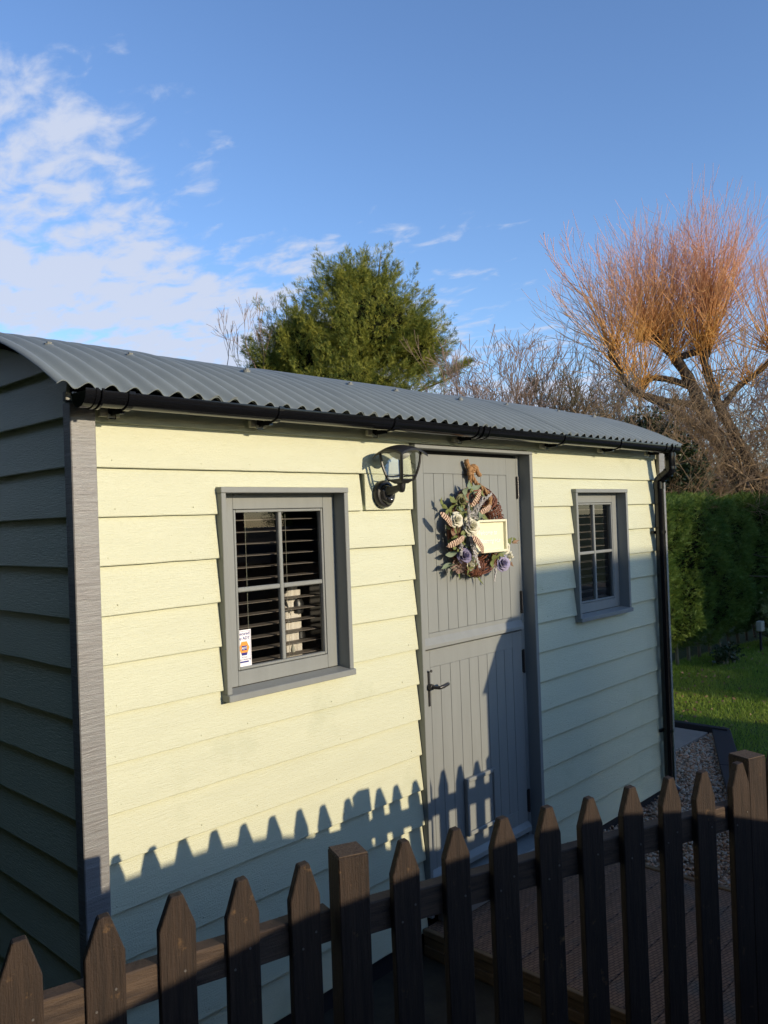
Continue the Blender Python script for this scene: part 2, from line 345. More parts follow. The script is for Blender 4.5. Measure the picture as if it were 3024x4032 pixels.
# ================================================================== THE HUT
hut = empty('garden_hut', (2.1, 1.15, 0), 'pale green weatherboarded garden hut with grey trim and curved corrugated roof', 'hut')
EXP = .165
def zrow(k): return 2.378 if k == 0 else 2.3926-EXP*k
def board(x0, x1, z0, z1, axis='x', m=CREAM, off=0, cut=None, notch=None, lap=.0175):
    """one feather-edged board; lower lip at y=off, leaning back upwards. cut(s)-> max z for sloping tops"""
    xs_ = [x0+(x1-x0)*i/max(2, int((x1-x0)/.09)) for i in range(max(2, int((x1-x0)/.09))+1)]
    if notch: xs_ = sorted(set([x for x in xs_ if min(abs(x-notch[0]), abs(x-notch[1])) > .01]+[notch[0]-.0004, notch[0], notch[1], notch[1]+.0004]))
    n = len(xs_)-1; sl_ = lap/EXP; rr = random.Random(int(x0*991+z0*7919))
    lipj = [rr.uniform(-.0009, .0009) for _ in range(n+1)]; yj = rr.uniform(-.0012, .0012); V = []; F = []
    tz = rr.uniform(-.0015, .0015)
    for i in range(n+1):
        s_ = xs_[i]; zb = z0+lipj[i]+tz*(i/n-.5)*2; zt = z1; zlip = zb
        if notch and notch[0] <= s_ <= notch[1]:
            if notch[2] > 0: zb = notch[2]
            else: zt = -notch[2]
        if cut: zt = min(z1, cut(s_))
        zt = max(zt, zb+.002)
        y0 = off+yj+math.sin(s_*3+z0*9)*.0006
        for (yy, zz) in ((y0+.001+sl_*(zb-zlip), zb), (y0+sl_*(zb-zlip), zb+.003), (y0+sl_*(zt-zlip), zt), (off+.024, zt), (off+.024, zb)):
            V.append((s_, yy, zz) if axis == 'x' else (yy-.083, s_, zz))
    for i in range(n):
        for k in range(5):
            a, b = i*5+k, i*5+(k+1) % 5; F.append((a, b, b+5, a+5))
    F += [(4, 3, 2, 1, 0), tuple(n*5+k for k in range(5))]
    mb = MB(); mb.v = V; mb.f = F; return mb.build('weatherboard', m, hut)
W1 = (.484, 1.142); W2 = (3.045, 3.703); DR = (1.590, 2.587); WZ = (1.361, 2.163)   # openings: x extents of the trims, heights
for k in range(15):
    z0 = zrow(k); z1 = (2.47 if k == 0 else z0+.188)
    spans = [(0.0005, 4.2)]
    def cutspan(sp, a, b):
        out = []
        for s0, s1 in sp:
            if b <= s0 or a >= s1: out.append((s0, s1)); continue
            if a > s0: out.append((s0, a))
            if b < s1: out.append((b, s1))
        return out
    if z0 < 2.363 and z0+.165 > .2: spans = cutspan(spans, *DR)
    elif k == 14: spans = cutspan(spans, *DR)
    notches = []
    for w in (W1, W2):
        if z0 < WZ[1]-.02 and z0+.15 > WZ[0]:
            if z0+.165 > WZ[1]: notches.append((w[0], w[1], WZ[1]+.001))
            elif z0 < WZ[0]: notches.append((w[0], w[1], -(WZ[0]-.001)))
            else: spans = cutspan(spans, *w)
    if k == 2: spans = cutspan(spans, 1.252, 1.590)
    for s0, s1 in spans:
        if s1-s0 > .03: board(s0+.001, s1-.001, z0, z1, notch=next((n_ for n_ in notches if s0 < n_[0] and n_[1] < s1), None))
# mounting block for the wall lantern
MB().box(1.266, 1.585, -.003, .03, 2.0640, 2.2250).build('mounting_block', CREAM, hut, bevel=.002)
# gable end (west) boards
RC = (1.2, .1845, 2.6305)   # roof arc: centre y, z, radius
def roofz(y, r=RC[2]): return RC[1]+math.sqrt(max(0, r*r-(y-RC[0])**2))
for k in range(18):
    z0 = 2.3926-EXP*(k-2) if k > 0 else 2.3926+EXP*2
    z1 = z0+.188
    y0, y1 = .034, 2.33
    cutf = (lambda yy: roofz(yy)-.03)
    if z0 > roofz(.034)-.03:
        dy = math.sqrt(max(0, (RC[2]-.03)**2-(z0+.006-RC[1])**2)) if z0+.006-RC[1] < RC[2]-.03 else 0
        if dy < .1: continue
        y0, y1 = max(.034, 1.2-dy), min(2.33, 1.2+dy)
    if z0 < .05: continue
    board(y0, y1, z0, z1, axis='y', m=CREAMV, cut=cutf, lap=.019)
# plain far gable and back wall, floor, sole plate
MB().prism([(4.27, .02, .08), (4.27, 2.36, .08)]+[(4.27, 2.36-i*.18, roofz(2.36-i*.18)-.03) for i in range(14)], (.02, 0, 0)).build('end_wall', CREAMV, hut)
box('back_wall', CREAM, hut, -.08, 4.28, 2.365, 2.385, .08, 2.43)
box('sole_plate', EDGE, hut, -.05, 4.25, .03, 2.34, -.03, .079)
BN = MB()
for k in range(0, 15):
    z = zrow(k)+.026
    for x in (.06, .39, .62, 1.05, 1.50, 2.70, 3.12, 3.62, 4.10):
        x += random.uniform(-.03, .03); zz = z+random.uniform(-.006, .006)
        if 1.56 < x < 2.62 or any(w[0]-.02 < x < w[1]+.02 and WZ[0]-.02 < zz < WZ[1]+.02 for w in (W1, W2)): continue
        yy = .0175*.026/EXP-.0012; BN.lathe([(.0001, yy-.0014), (.0026, yy-.0010), (.0032, yy+.001)], (x, 0, zz), 'y', 6)
stuff(BN.build('board_nails', CREAM, hut))
# corner posts
def post_box(name, x0, x1, y0, y1, z0, z1, m): return MB().box(x0, x1, y0, y1, z0, z1).build(name, m, hut, bevel=.003)
post_box('corner_board', -.088, -.001, -.020, .033, .075, 2.435, GREYH)
post_box('corner_board', 4.201, 4.287, -.020, .004, .075, 2.435, GREYH)
box('fascia', GREY, hut, -.10, 4.30, -.019, .004, 2.437, 2.468)
# ---- lining of the hut inside
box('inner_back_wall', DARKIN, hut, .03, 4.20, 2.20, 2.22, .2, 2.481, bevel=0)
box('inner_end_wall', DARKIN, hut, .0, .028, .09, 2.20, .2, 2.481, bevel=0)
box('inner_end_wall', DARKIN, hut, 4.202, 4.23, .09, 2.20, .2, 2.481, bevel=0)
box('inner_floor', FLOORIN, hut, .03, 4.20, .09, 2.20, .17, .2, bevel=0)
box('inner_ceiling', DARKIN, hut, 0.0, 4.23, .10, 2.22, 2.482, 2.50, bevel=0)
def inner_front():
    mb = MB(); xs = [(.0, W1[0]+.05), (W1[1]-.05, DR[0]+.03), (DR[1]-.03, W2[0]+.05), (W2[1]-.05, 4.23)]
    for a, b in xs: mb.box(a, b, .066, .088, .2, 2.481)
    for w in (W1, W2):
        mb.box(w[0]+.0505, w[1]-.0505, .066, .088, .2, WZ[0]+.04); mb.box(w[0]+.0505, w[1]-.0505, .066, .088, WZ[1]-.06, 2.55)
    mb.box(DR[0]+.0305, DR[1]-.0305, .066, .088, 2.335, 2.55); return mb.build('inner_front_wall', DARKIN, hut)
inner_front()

# ---- windows
def window(x0):
    x1 = x0+.658; zb, zt = WZ
    fr = box('window', GREY, hut, x0+.0005, x0+.0225, -.022, .07, zb+.026, zt-.0222)      # left lining
    box('lining', GREY, fr, x1-.0235, x1-.0005, -.022, .07, zb+.026, zt-.0222)
    box('head', GREY, fr, x0-.001, x1+.001, -.024, .07, zt-.0220, zt)
    MB().prism([(x0-.001, -.034, zb), (x0-.001, .045, zb), (x0-.001, .045, zb+.034), (x0-.001, -.034, zb+.0245)], (.660, 0, 0)).build('sill', GREY, fr, bevel=.002)
    # casement
    cx0, cx1, cz0, cz1 = x0+.0235, x1-.0245, zb+.035, zt-.0225
    gx0, gx1, gz0, gz1 = x0+.102, x1-.086, zb+.092, zt-.083
    yc = .048
    for nm, b in (('casement_stile', (cx0, gx0, cz0, cz1)), ('casement_stile', (gx1, cx1, cz0, cz1)), ('casement_rail', (gx0+.0005, gx1-.0005, cz0, gz0)), ('casement_rail', (gx0+.0005, gx1-.0005, gz1, cz1))):
        box(nm, GREY, fr, b[0], b[1], yc, .085, b[2], b[3], bevel=.0015)
    # glazing beads, set in a 2 mm groove
    g_ = .0025; bw = .013
    for b in ((gx0+g_, gx0+bw, gz0+g_, gz1-g_), (gx1-bw, gx1-g_, gz0+g_, gz1-g_), (gx0+bw, gx1-bw, gz0+g_, gz0+bw), (gx0+bw, gx1-bw, gz1-bw, gz1-g_)):
        box('glazing_bead', GREY, fr, b[0], b[1], yc+.001, .075, b[2], b[3], bevel=.002)
    mx_, mz_ = (gx0+gx1)/2, (gz0+gz1)/2-.001
    box('muntin', GREY, fr, mx_-.009, mx_+.009, yc+.002, .072, gz0+bw, gz1-bw, bevel=.003)
    box('muntin', GREY, fr, gx0+bw, mx_-.0092, yc+.0035, .072, mz_-.009, mz_+.009, bevel=.003)
    box('muntin', GREY, fr, mx_+.0092, gx1-bw, yc+.0035, .072, mz_-.009, mz_+.009, bevel=.003)
    for (a, b) in ((gx0+bw, mx_-.009), (mx_+.009, gx1-bw)):
        for (c, d) in ((gz0+bw, mz_-.009), (mz_+.009, gz1-bw)):
            MB().poly([(a-.002, .064, c-.002), (b+.002, .064, c-.002), (b+.002, .064, d+.002), (a-.002, .064, d+.002)], [(0, 1, 2, 3)]).build('pane', GLASS, fr)
    return gx0+bw, gx1-bw, gz0+bw, gz1-bw
G1 = window(W1[0]); G2 = window(W2[0])

# ---- door set
FX0, FX1, LZ = 1.592, 2.585, 2.3525
jamb = box('door_frame', GREY, hut, FX0, FX0+.022, -.022, .075, .14, LZ)
box('jamb', GREY, jamb, FX1-.028, FX1, -.022, .075, .14, LZ)
box('head', GREY, jamb, FX0-.004, FX1+.001, -.024, .075, LZ+.0003, LZ+.0165)
box('stop', GREY, jamb, FX0+.0225, FX0+.055, .056, .075, .22, LZ-.001)
box('stop', GREY, jamb, FX1-.058, FX1-.0285, .0525, .075, .22, LZ-.001)
MB().prism([(FX0+.0225, -.05, .17), (FX0+.0225, .075, .17), (FX0+.0225, .075, .235), (FX0+.0225, -.05, .215)], (FX1-FX0-.051, 0, 0)).build('threshold', GREY, jamb, bevel=.002)
XL, XR = 1.650, 2.523
def leaf(name, z0, z1, pz0, pz1):
    # stiles and rails round nine narrow boards
    lf = box(name, GREY, hut, XL, 1.727, .0500, .08, z0, z1, bevel=.0015)
    box('stile', GREY, lf, 2.4285, XR, .0500, .08, z0, z1, bevel=.0015)
    box('rail', GREY, lf, 1.7275, 2.428, .0500, .08, pz1, z1, bevel=.0012)
    box('rail', GREY, lf, 1.7275, 2.428, .0500, .08, z0, pz0, bevel=.0012)
    pw = (2.428-1.728)/9
    for i in range(9):
        box('plank', GREY, lf, 1.728+i*pw+.0011, 1.728+(i+1)*pw-.0011, .0508, .072, pz0+.001, pz1-.001, bevel=.0016)
    MB().box(1.73, 2.426, .0725, .078, pz0-.01, pz1+.01).build('backing', EDGE, lf)
    return lf
ul = leaf('upper_door', 1.380, 2.334, 1.455, 2.240)
ll = leaf('lower_door', .262, 1.374, .394, 1.290)
MB().prism([(1.652, .049, 1.380), (1.652, .030, 1.384), (1.652, .030, 1.402), (1.652, .049, 1.436)], (.868, 0, 0)).build('weather_bar', GREY, ul, bevel=.0015)
MB().prism([(1.652, .049, .265), (1.652, .024, .268), (1.652, .026, .292), (1.652, .049, .318)], (.868, 0, 0)).build('weather_bar', GREY, ll, bevel=.0015)
for lf, (a, b) in ((ul, (2.113, 2.230)), (ul, (1.474, 1.592)), (ll, (1.142, 1.265)), (ll, (.368, .487))):
    hg = MB().box(2.517, 2.532, .044, .0498, a, b)
    hg.tube([(2.5255, .042, a-.004), (2.5255, .042, b+.004)], .0065, 8); hg.build('hinge', IRON, lf)
# pet flap
pf = MB(); x0, x1, z0, z1 = 1.957, 2.205, .400, .690
for b in ((x0, x0+.02, z0, z1), (x1-.02, x1, z0, z1), (x0+.02, x1-.02, z0, z0+.02), (x0+.02, x1-.02, z1-.02, z1)): pf.box(b[0], b[1], .027, .0495, b[2], b[3])
pf = pf.build('pet_flap', GREY, ll, bevel=.003)
MB().box(x0+.0205, x1-.0205, .036, .0496, z0+.0205, z1-.0205).build('pet_flap_panel', GREY, ll, bevel=.002)
# thumb latch
lt = MB().box(1.705, 1.7165, .0445, .0495, 1.105, 1.275); lt.lathe([(.001, .022), (.014, .024), (.015, .045), (.013, .047)], (1.711, 0, 1.200), 'y', 14)
lt.tube([(1.711, .04, 1.2), (1.711, .005, 1.2), (1.722, -.012, 1.200), (1.745, -.016, 1.203), (1.772, -.014, 1.207), (1.786, -.012, 1.208), (1.793, -.010, 1.203)], [.008, .008, .009, .0095, .0090, .0085, .005], 10)
lt.lathe([(.001, .0), (.006, .004), (.006, .010), (.001, .014)], (1.711, .03, 1.27), 'z', 8)
lt.build('latch', IRON, ll, smooth=True)

# ---- roof: overlapping corrugated sheets bent over the arc
def sheet_roof(x0, x1, lift):
    nx = int(round((x1-x0)/.08*12)); V = []; F = []
    ys = np.linspace(-.132, 2.532, 44)
    for j, y in enumerate(ys):
        nrm = Vector((0, y-RC[0], roofz(y)-RC[1])).normalized()
        for i in range(nx+1):
            x = x0+(x1-x0)*i/nx; a = .0118*math.cos(2*PI*x/.0802+.1)+lift+.0015*math.sin(x*2.1+j*.13)
            for d in (0, -.003):
                V.append((x, y+nrm.y*(a+d), roofz(y)+nrm.z*(a+d)+.013))
    w = (nx+1)*2
    for j in range(len(ys)-1):
        for i in range(nx):
            a = j*w+i*2; F.append((a, a+2, a+2+w, a+w)); F.append((a+1, a+1+w, a+3+w, a+3))
    for i in range(nx):
        a = i*2; F.append((a, a+1, a+3, a+2)); a += (len(ys)-1)*w; F.append((a, a+2, a+3, a+1))
    for j in range(len(ys)-1):
        a = j*w; F.append((a, a+w, a+w+1, a+1)); a += nx*2; F.append((a, a+1, a+w+1, a+w))
    me = bpy.data.meshes.new('roof_sheet'); me.from_pydata(V, [], F); me.update()
    me.polygons.foreach_set('use_smooth', [True]*len(F))
    try: me.set_sharp_from_angle(angle=R(50))
    except Exception: pass
    link('roof_sheet', me, ROOF, hut)
edges = [-.182, .34, 1.14, 1.94, 2.74, 3.54, 4.325]
for i in range(6): sheet_roof(edges[i], edges[i+1]+(.15 if i < 5 else 0), .0 if i % 2 else .006)
for bx_, by in [(.003, .307), (.324, .311), (.895, .318), (1.487, .330), (1.83, .315), (2.433, .330), (2.864, .345), (3.565, .37), (4.0, .37), (.1, 1.2), (1.1, 1.2), (2.1, 1.2), (3.1, 1.2)]:
    bx_ = round(bx_/.0802)*.0802; nrm = Vector((0, by-RC[0], roofz(by)-RC[1])).normalized(); p = Vector((bx_, by, roofz(by)+.029))
    MB().tube([p-nrm*.006, p+nrm*.003], .016, 10).tube([p+nrm*.002, p+nrm*.010], .009, 6).build('roof_bolt', BOLT, hut)

# ---- gutter, brackets, downpipe
gy, gz, gr = -.131, 2.449, .043
def halfpipe(x0, x1, r, th=.003, lip=.005):
    V = []; F = []; n = 18; pr = []
    for i in range(n+1):
        a = PI+PI*i/n; pr.append((gy+r*math.cos(a), gz+r*math.sin(a)*1.0))
    pr = [(gy-r, gz+lip)]+pr+[(gy+r, gz+lip)]; inn = [(y*(1)+(gy-y)*th/r, z+(gz-z)*th/r if z < gz else z) for y, z in pr]
    ring = pr+inn[::-1]; m_ = len(ring)
    V = [(x0, y, z) for y, z in ring]+[(x1, y, z) for y, z in ring]
    F = [(i, (i+1) % m_, m_+(i+1) % m_, m_+i) for i in range(m_)]
    F += [(i, i+1, m_-2-i, m_-1-i) for i in range(m_//2-1)]+[(m_+i, m_+m_-1-i, m_+m_-2-i, m_+i+1) for i in range(m_//2-1)]
    return V, F
gt = MB(); gt.poly(*halfpipe(-.105, 4.195, gr)); gt = gt.build('gutter', BLACKP, hut, smooth=True)
for (a, b) in ((-.112, -.065), (1.93, 1.985), (4.07, 4.205)):
    u_ = MB(); u_.poly(*halfpipe(a, b, gr+.005, .004, .007)); u_.build('gutter_union', BLACKP, gt, smooth=True)
for x in (-.113, 4.206):
    pts = [(x, gy+(gr+.005)*math.cos(PI+PI*i/14), gz+(gr+.005)*math.sin(PI+PI*i/14)) for i in range(15)]
    MB().prism(pts, (.005 if x < 0 else -.005, 0, 0)).build('stop_end', BLACKP, gt)
for x in (-.075, -.055, 1.935, 1.98, 4.075, 4.12):
    u_ = MB(); u_.poly(*halfpipe(x-.004, x+.004, gr+.0085, .006, .010)); u_.build('union_rib', BLACKP, gt, smooth=True)
for x in (.045, .66, 1.30, 1.905, 2.70, 3.36, 4.0):
    V, F = halfpipe(x-.011, x+.011, gr+.0055, .005, .009); u_ = MB(); u_.poly(V, F)
    u_.box(x-.008, x+.008, gy+.02, -.045, gz-gr-.012, gz-gr+.006); u_.box(x-.012, x+.012, -.047, -.040, gz-gr-.022, gz-.0)
    br = u_.build('gutter_bracket', BLACKP, gt)
    MB().box(x-.040, x+.034, -.040, -.0215, gz-gr-.014, gz-gr+.012).build('bracket_block', PLAST, gt, bevel=.002)
    MB().box(x-.018, x+.010, -.048, -.0395, gz-gr-.020, gz-gr-.004).build('bracket_clip', PLAST, gt, bevel=.002)
px, py_ = 4.130, -.041
pr_ = .034
dp = MB().tube([(px, gy, 2.41), (px, gy, 2.300), (px, gy+.004, 2.287), (px, gy+.016, 2.276), (px, py_-.018, 2.236), (px, py_-.005, 2.225), (px, py_, 2.21), (px, py_, .14), (px, py_-.012, .105), (px, py_-.05, .075)], pr_, 20, cap=True)
dp = dp.build('downpipe', BLACKP, hut, smooth=True)
for a, b in (((px, gy, 2.405), (px, gy, 2.385)), ((px, gy, 2.315), (px, gy, 2.298)), ((px, gy+.012, 2.279), (px, gy+.026, 2.269)), ((px, py_-.032, 2.246), (px, py_-.018, 2.236)), ((px, py_, 2.215), (px, py_, 2.165)), ((px, py_, 1.875), (px, py_, 1.855)), ((px, py_, .50), (px, py_, .48))):
    MB().tube([a, b], pr_+.0035, 20).build('pipe_socket', BLACKP, dp, smooth=True)
for z in (1.865, .49):
    MB().box(px-.045, px+.045, py_+.030, .004, z-.01, z+.01).build('pipe_clip', BLACKP, dp)

# ================================================================== things inside the windows
def blind(g4, label):
    x0, x1, z0, z1 = g4[0]-.03, g4[1]+.03, g4[2], g4[3]
    bl = empty('venetian_blind', ((x0+x1)/2, .125, z0-.05), label, 'blind', 'slatted blinds behind the hut windows')
    sm = SLAT; n = 14
    for i in range(n):
        z = z1-.032-i*.0475
        MB().prism([(x0, .100, z), (x0, .150, z+.003), (x0, .150, z+.0052), (x0, .100, z+.0022)], (x1-x0, 0, 0)).build('slat', sm, bl)
    for x in (x0+.11, (x0+x1)/2+.04, (x0+x1)/2+.065):
        MB().tube([(x, .098, z1+.03), (x, .098, z0-.03)], .0006, 5).build('cord', PLAST, bl)
    box('head_rail', sm, bl, x0, x1, .100, .150, z1+.001, z1+.04)
    return bl
SLAT = mat('slat_wood', (.21, .18, .155), .5, .3, col2=(.15, .13, .11), nscale=8, nstretch=(1, 6, 6))
b1 = blind(G1, 'open slatted blind behind the larger-looking window left of the door')
MB().lathe([(.001, .0), (.008, .004), (.0095, .014), (.004, .032), (.001, .034)], (.905, .098, 1.475), 'z', 10).build('cord_acorn', PLAST, b1)
blind(G2, 'open slatted blind behind the narrow-looking window right of the door')
WHITEF = mat('white_fabric', (.75, .70, .62), .8, .2, col2=(.6, .55, .48), nscale=12, nstretch=(6, 1, .3), bump=.4, bscale=30, bstretch=(6, 1, .3))
cu = MB(); n = 26
for j in range(2):
    z = 1.30 if j == 0 else 1.735
    for i in range(n+1): cu.v.append((.925+.085*i/n, .178+.005*math.sin(i*1.5)+.002*math.sin(i*.9), z-.02*math.cos(i*.2)))
cu.f = [(i, i+1, n+2+i, n+1+i) for i in range(n)]
cu = cu.build('white_cushion', WHITEF, smooth=True)
sm_ = cu.modifiers.new('thick', 'SOLIDIFY'); sm_.thickness = .012
tag(cu, 'sunlit white fabric panel inside the hut behind the lower right pane', 'fabric')
dl = empty('desk_lamp', (1.02, .24, 1.2), 'black bent-arm lamp inside the hut beside the white fabric', 'lamp')
MB().tube([(1.02, .19, 1.20), (1.00, .185, 1.48), (.965, .175, 1.60), (.93, .165, 1.68), (.905, .165, 1.73)], [.014, .012, .008, .006, .005], 10).build('arm', BLACKM, dl, smooth=True)
MB().lathe([(.012, 0), (.03, .01), (.034, .05), (.022, .075), (.008, .08)], (1.0, .18, 1.62), 'z', 18).build('shade', BLACKM, dl, smooth=True)
MB().lathe([(.012, 0), (.03, .02), (.028, .06), (.012, .07)], (1.012, .185, 1.50), 'z', 18).build('lamp_body', BLACKM, dl, smooth=True)

# ---- security sticker in the window corner
def text(name, s_, size, loc, m, par, ext=.0002, align='CENTER', shear=0, bold=0):
    cu_ = bpy.data.curves.new(name, 'FONT'); cu_.body = s_; cu_.size = size; cu_.align_x = align; cu_.extrude = ext; cu_.shear = shear; cu_.offset = bold
    to = bpy.data.objects.new(name, cu_); COL.objects.link(to)
    bpy.context.view_layer.update()
    me = bpy.data.meshes.new_from_object(to.evaluated_get(bpy.context.evaluated_depsgraph_get())); bpy.data.objects.remove(to)
    me.name = name; me.transform(Matrix.Rotation(PI/2, 4, 'X')); me.materials.clear(); return link(name, me, m, par, loc)
SW = mat('sticker_white', (.82, .82, .84), .4); SB = mat('sticker_blue', (.03, .03, .22), .4); SO = mat('sticker_orange', (.85, .33, .06), .4)
sx0, sx1, sz0, sz1 = G1[0]-.001, .662, G1[2]-.001, 1.608
sy = .0618
st = empty('security_sticker', ((sx0+sx1)/2, sy, sz0), 'white alarm sticker with orange hexagon in the lower corner of the window', 'sticker')
sc_ = (sx0+sx1)/2-.002
MB().box(sx0, sx1, sy, sy+.001, sz0, sz1).build('sticker_sheet', SW, st)
text('lettering', 'Secured', .0165, (sc_, sy-.0003, 1.588), SB, st, bold=.0002); text('lettering', 'by ADT', .0165, (sc_, sy-.0003, 1.570), SB, st, bold=.0002)
hxp = lambda r, y: [(sc_+r*.92*math.cos(PI*k/3), y, 1.537+r*1.05*math.sin(PI*k/3)) for k in range(6)]
MB().prism(hxp(.0275, sy-.0003), (0, .0003, 0)).build('orange_hexagon', SO, st)
MB().prism([(sc_-.0155, sy-.0005, 1.519), (sc_+.0155, sy-.0005, 1.519), (sc_+.0122, sy-.0005, 1.5085), (sc_-.0122, sy-.0005, 1.5085)], (0, .0002, 0)).build('blue_band', SB, st)
MB().box(sc_-.0125, sc_+.0125, sy-.0006, sy-.0003, 1.528, 1.546).build('blue_box', SB, st)
text('lettering', 'ADT', .0125, (sc_, sy-.0008, 1.5325), SW, st, bold=.0003)
text('lettering', '24 Hour', .0078, (sc_, sy-.0003, 1.499), SB, st); text('lettering', 'Alarm Monitoring', .0078, (sc_+.001, sy-.0003, 1.490), SB, st)
MB().box(sc_-.022, sc_+.02, sy-.0003, sy-.0001, 1.480, 1.486).build('blue_strip', SB, st)
MB().box(sx1-.005, sx1-.004, sy-.0003, sy-.0001, 1.486, sz1-.005).build('border_line', SB, st); MB().box(sx0, sx1-.0051, sy-.0003, sy-.0001, sz1-.006, sz1-.005).build('border_line', SB, st)

# ================================================================== wall lantern
wl = empty('wall_lantern', (1.372, -.005, 2.05), 'black open-sided wall lantern with motion sensor beside the door', 'lantern')
LX, LY = 1.372, -.125
MB().lathe([(.060, -.005), (.062, -.012), (.062, -.026), (.056, -.034), (.046, -.036), (.044, -.032), (.001, -.032)], (LX, 0, 2.135), 'y', 36).build('back_plate', BLACKM, wl, smooth=True)
CHR = mat('dark_gloss', (.03, .03, .03), .08, .8)
MB().lathe([(.043, -.032), (.043, -.036), (.035, -.047), (.001, -.052)], (LX, 0, 2.135), 'y', 30).build('sensor_housing', CHR, wl, smooth=True)
MB().lathe([(.022, -.04), (.02, -.052), (.013, -.062), (.001, -.066)], (LX+.004, 0, 2.108), 'y', 20).build('sensor_lens', CHR, wl, smooth=True)
MB().tube([(LX, -.03, 2.146), (LX, -.06, 2.146), (LX, -.10, 2.156), (LX, LY, 2.160)], [.030, .021, .015, .013], 16).build('arm', BLACKM, wl, smooth=True)
MB().lathe([(.006, 2.137), (.013, 2.142), (.017, 2.155), (.020, 2.180), (.021, 2.187)], (LX, LY, 0), 'z', 18).build('arm_socket', BLACKM, wl, smooth=True)
def ring_at(hw, z): return [(LX-hw, LY-hw, z), (LX+hw, LY-hw, z), (LX+hw, LY+hw, z), (LX-hw, LY+hw, z)]
zb_, zt_ = 2.188, 2.319; hb, ht = .036, .063
bs = MB(); a = ring_at(.022, 2.176); b = ring_at(hb+.004, 2.190); c = ring_at(hb+.004, 2.196)
bs.poly(a+b+c, [(3, 2, 1, 0), (8, 9, 10, 11)]+[(i, (i+1) % 4, 4+(i+1) % 4, 4+i) for i in range(4)]+[(4+i, 4+(i+1) % 4, 8+(i+1) % 4, 8+i) for i in range(4)])
bs.build('lantern_base', BLACKM, wl, bevel=.002)
def hwz(f): return hb+(ht-hb)*math.sin(f*PI/2)**.75 if f > 0 else hb
for sx_, sy_ in ((-1, -1), (1, -1), (1, 1), (-1, 1)):
    pts = [(LX+sx_*hwz(i/8), LY+sy_*hwz(i/8), zb_+(zt_-zb_)*i/8) for i in range(9)]
    MB().tube(pts, .0064, 6).build('upright', BLACKM, wl, smooth=True)
for i in range(4):
    f = .20; a, b = ring_at(hwz(f), zb_+(zt_-zb_)*f)[i], ring_at(hwz(f), zb_+(zt_-zb_)*f)[(i+1) % 4]
    mid = [(a[0]+b[0])/2, (a[1]+b[1])/2, a[2]-.006]
    MB().tube([a, [a[0]*.6+mid[0]*.4, a[1]*.6+mid[1]*.4, a[2]-.004], mid, [b[0]*.6+mid[0]*.4, b[1]*.6+mid[1]*.4, a[2]-.004], b], .003, 6).build('crossbar', BLACKM, wl)
    g_ = MB(); m_ = 6
    for j in range(m_+1):
        f = j/m_; rr = ring_at(hwz(f)-.002, zb_+(zt_-zb_)*f); g_.v += [rr[i], rr[(i+1) % 4]]
    g_.f = [(2*j, 2*j+1, 2*j+3, 2*j+2) for j in range(m_)]; g_.build('lantern_pane', LGLASS, wl)
# domed square roof with upswept arched eaves
n = 16; V = []; F = []; hs = .086
for side_ in (0, 1):
    for i in range(n+1):
        for j in range(n+1):
            x, y = -1+2*i/n, -1+2*j/n; r2 = max(abs(x), abs(y)); e_ = min(abs(x), abs(y))
            z = 2.348-.0215*(x*x+y*y)-.004*x*x*y*y
            V.append((LX+x*hs, LY+y*hs, z-side_*(.0055+.004*max(abs(x), abs(y))**6)))
w_ = n+1
for i in range(n):
    for j in range(n):
        a = i*w_+j; F += [(a, a+1, a+w_+1, a+w_), (a+w_*w_, a+w_*w_+w_, a+w_*w_+w_+1, a+w_*w_+1)]
bd = [i*w_ for i in range(n+1)]+[n*w_+j for j in range(1, n+1)]+[i*w_+n for i in range(n-1, -1, -1)]+[j for j in range(n-1, 0, -1)]
for k in range(len(bd)): a, b = bd[k], bd[(k+1) % len(bd)]; F.append((a, b, b+w_*w_, a+w_*w_))
mb = MB(); mb.v = V; mb.f = F; mb.build('lantern_roof', BLACKM, wl, smooth=True)
OPAL = mat('opal_diffuser', (.72, .72, .68), .35, .5)
MB().lathe([(.050, 2.312), (.046, 2.304), (.034, 2.294), (.018, 2.285), (.001, 2.282)], (LX, LY, 0), 'z', 28).build('diffuser', OPAL, wl, smooth=True)

# ================================================================== wreath on the door
wr = empty('wreath', (2.07, .045, 1.70), 'twig wreath of cream and lilac roses with feathers hanging on the door', 'wreath')
WC = Vector((2.07, -.004, 1.945)); RING = mat('red_brown_twig', (.17, .06, .035), .5, .4, col2=(.20, .085, .05), nscale=10, nmix=.5)
def ringp(a, b, Rm_=.178, r=.045, sq=.85): 
    c, s_ = math.cos(a), math.sin(a); rr = Rm_+r*math.cos(b)
    return WC+Vector((rr*c, r*sq*math.sin(b), rr*s_*1.05))
for i in range(34):   # long canes running round
    b0 = random.uniform(0, 2*PI); tw = random.uniform(-1.6, 1.6); r_ = random.uniform(.034, .046); a0 = random.uniform(0, 2*PI); ln_ = random.uniform(2.5, 5.5)
    MB().tube([ringp(a0+ln_*t_/26, b0+tw*t_/26, r=r_) for t_ in range(27)], .0028, 5).build('cane', RING, wr, smooth=True)
for i in range(15):   # binding canes wound across
    a0 = random.uniform(-.9, 1.4) if i < 9 else random.uniform(-2.2, -1.2); s_ = random.choice((-1, 1))*random.uniform(.10, .2)
    MB().tube([ringp(a0+s_*t_/10, t_*.62, r=.050) for t_ in range(22)], .0027, 5).build('cane', RING, wr, smooth=True)
ROPE = mat('jute_rope', (.42, .25, .12), .85, .2, col2=(.30, .17, .08), nscale=60, bump=.8, bscale=160)
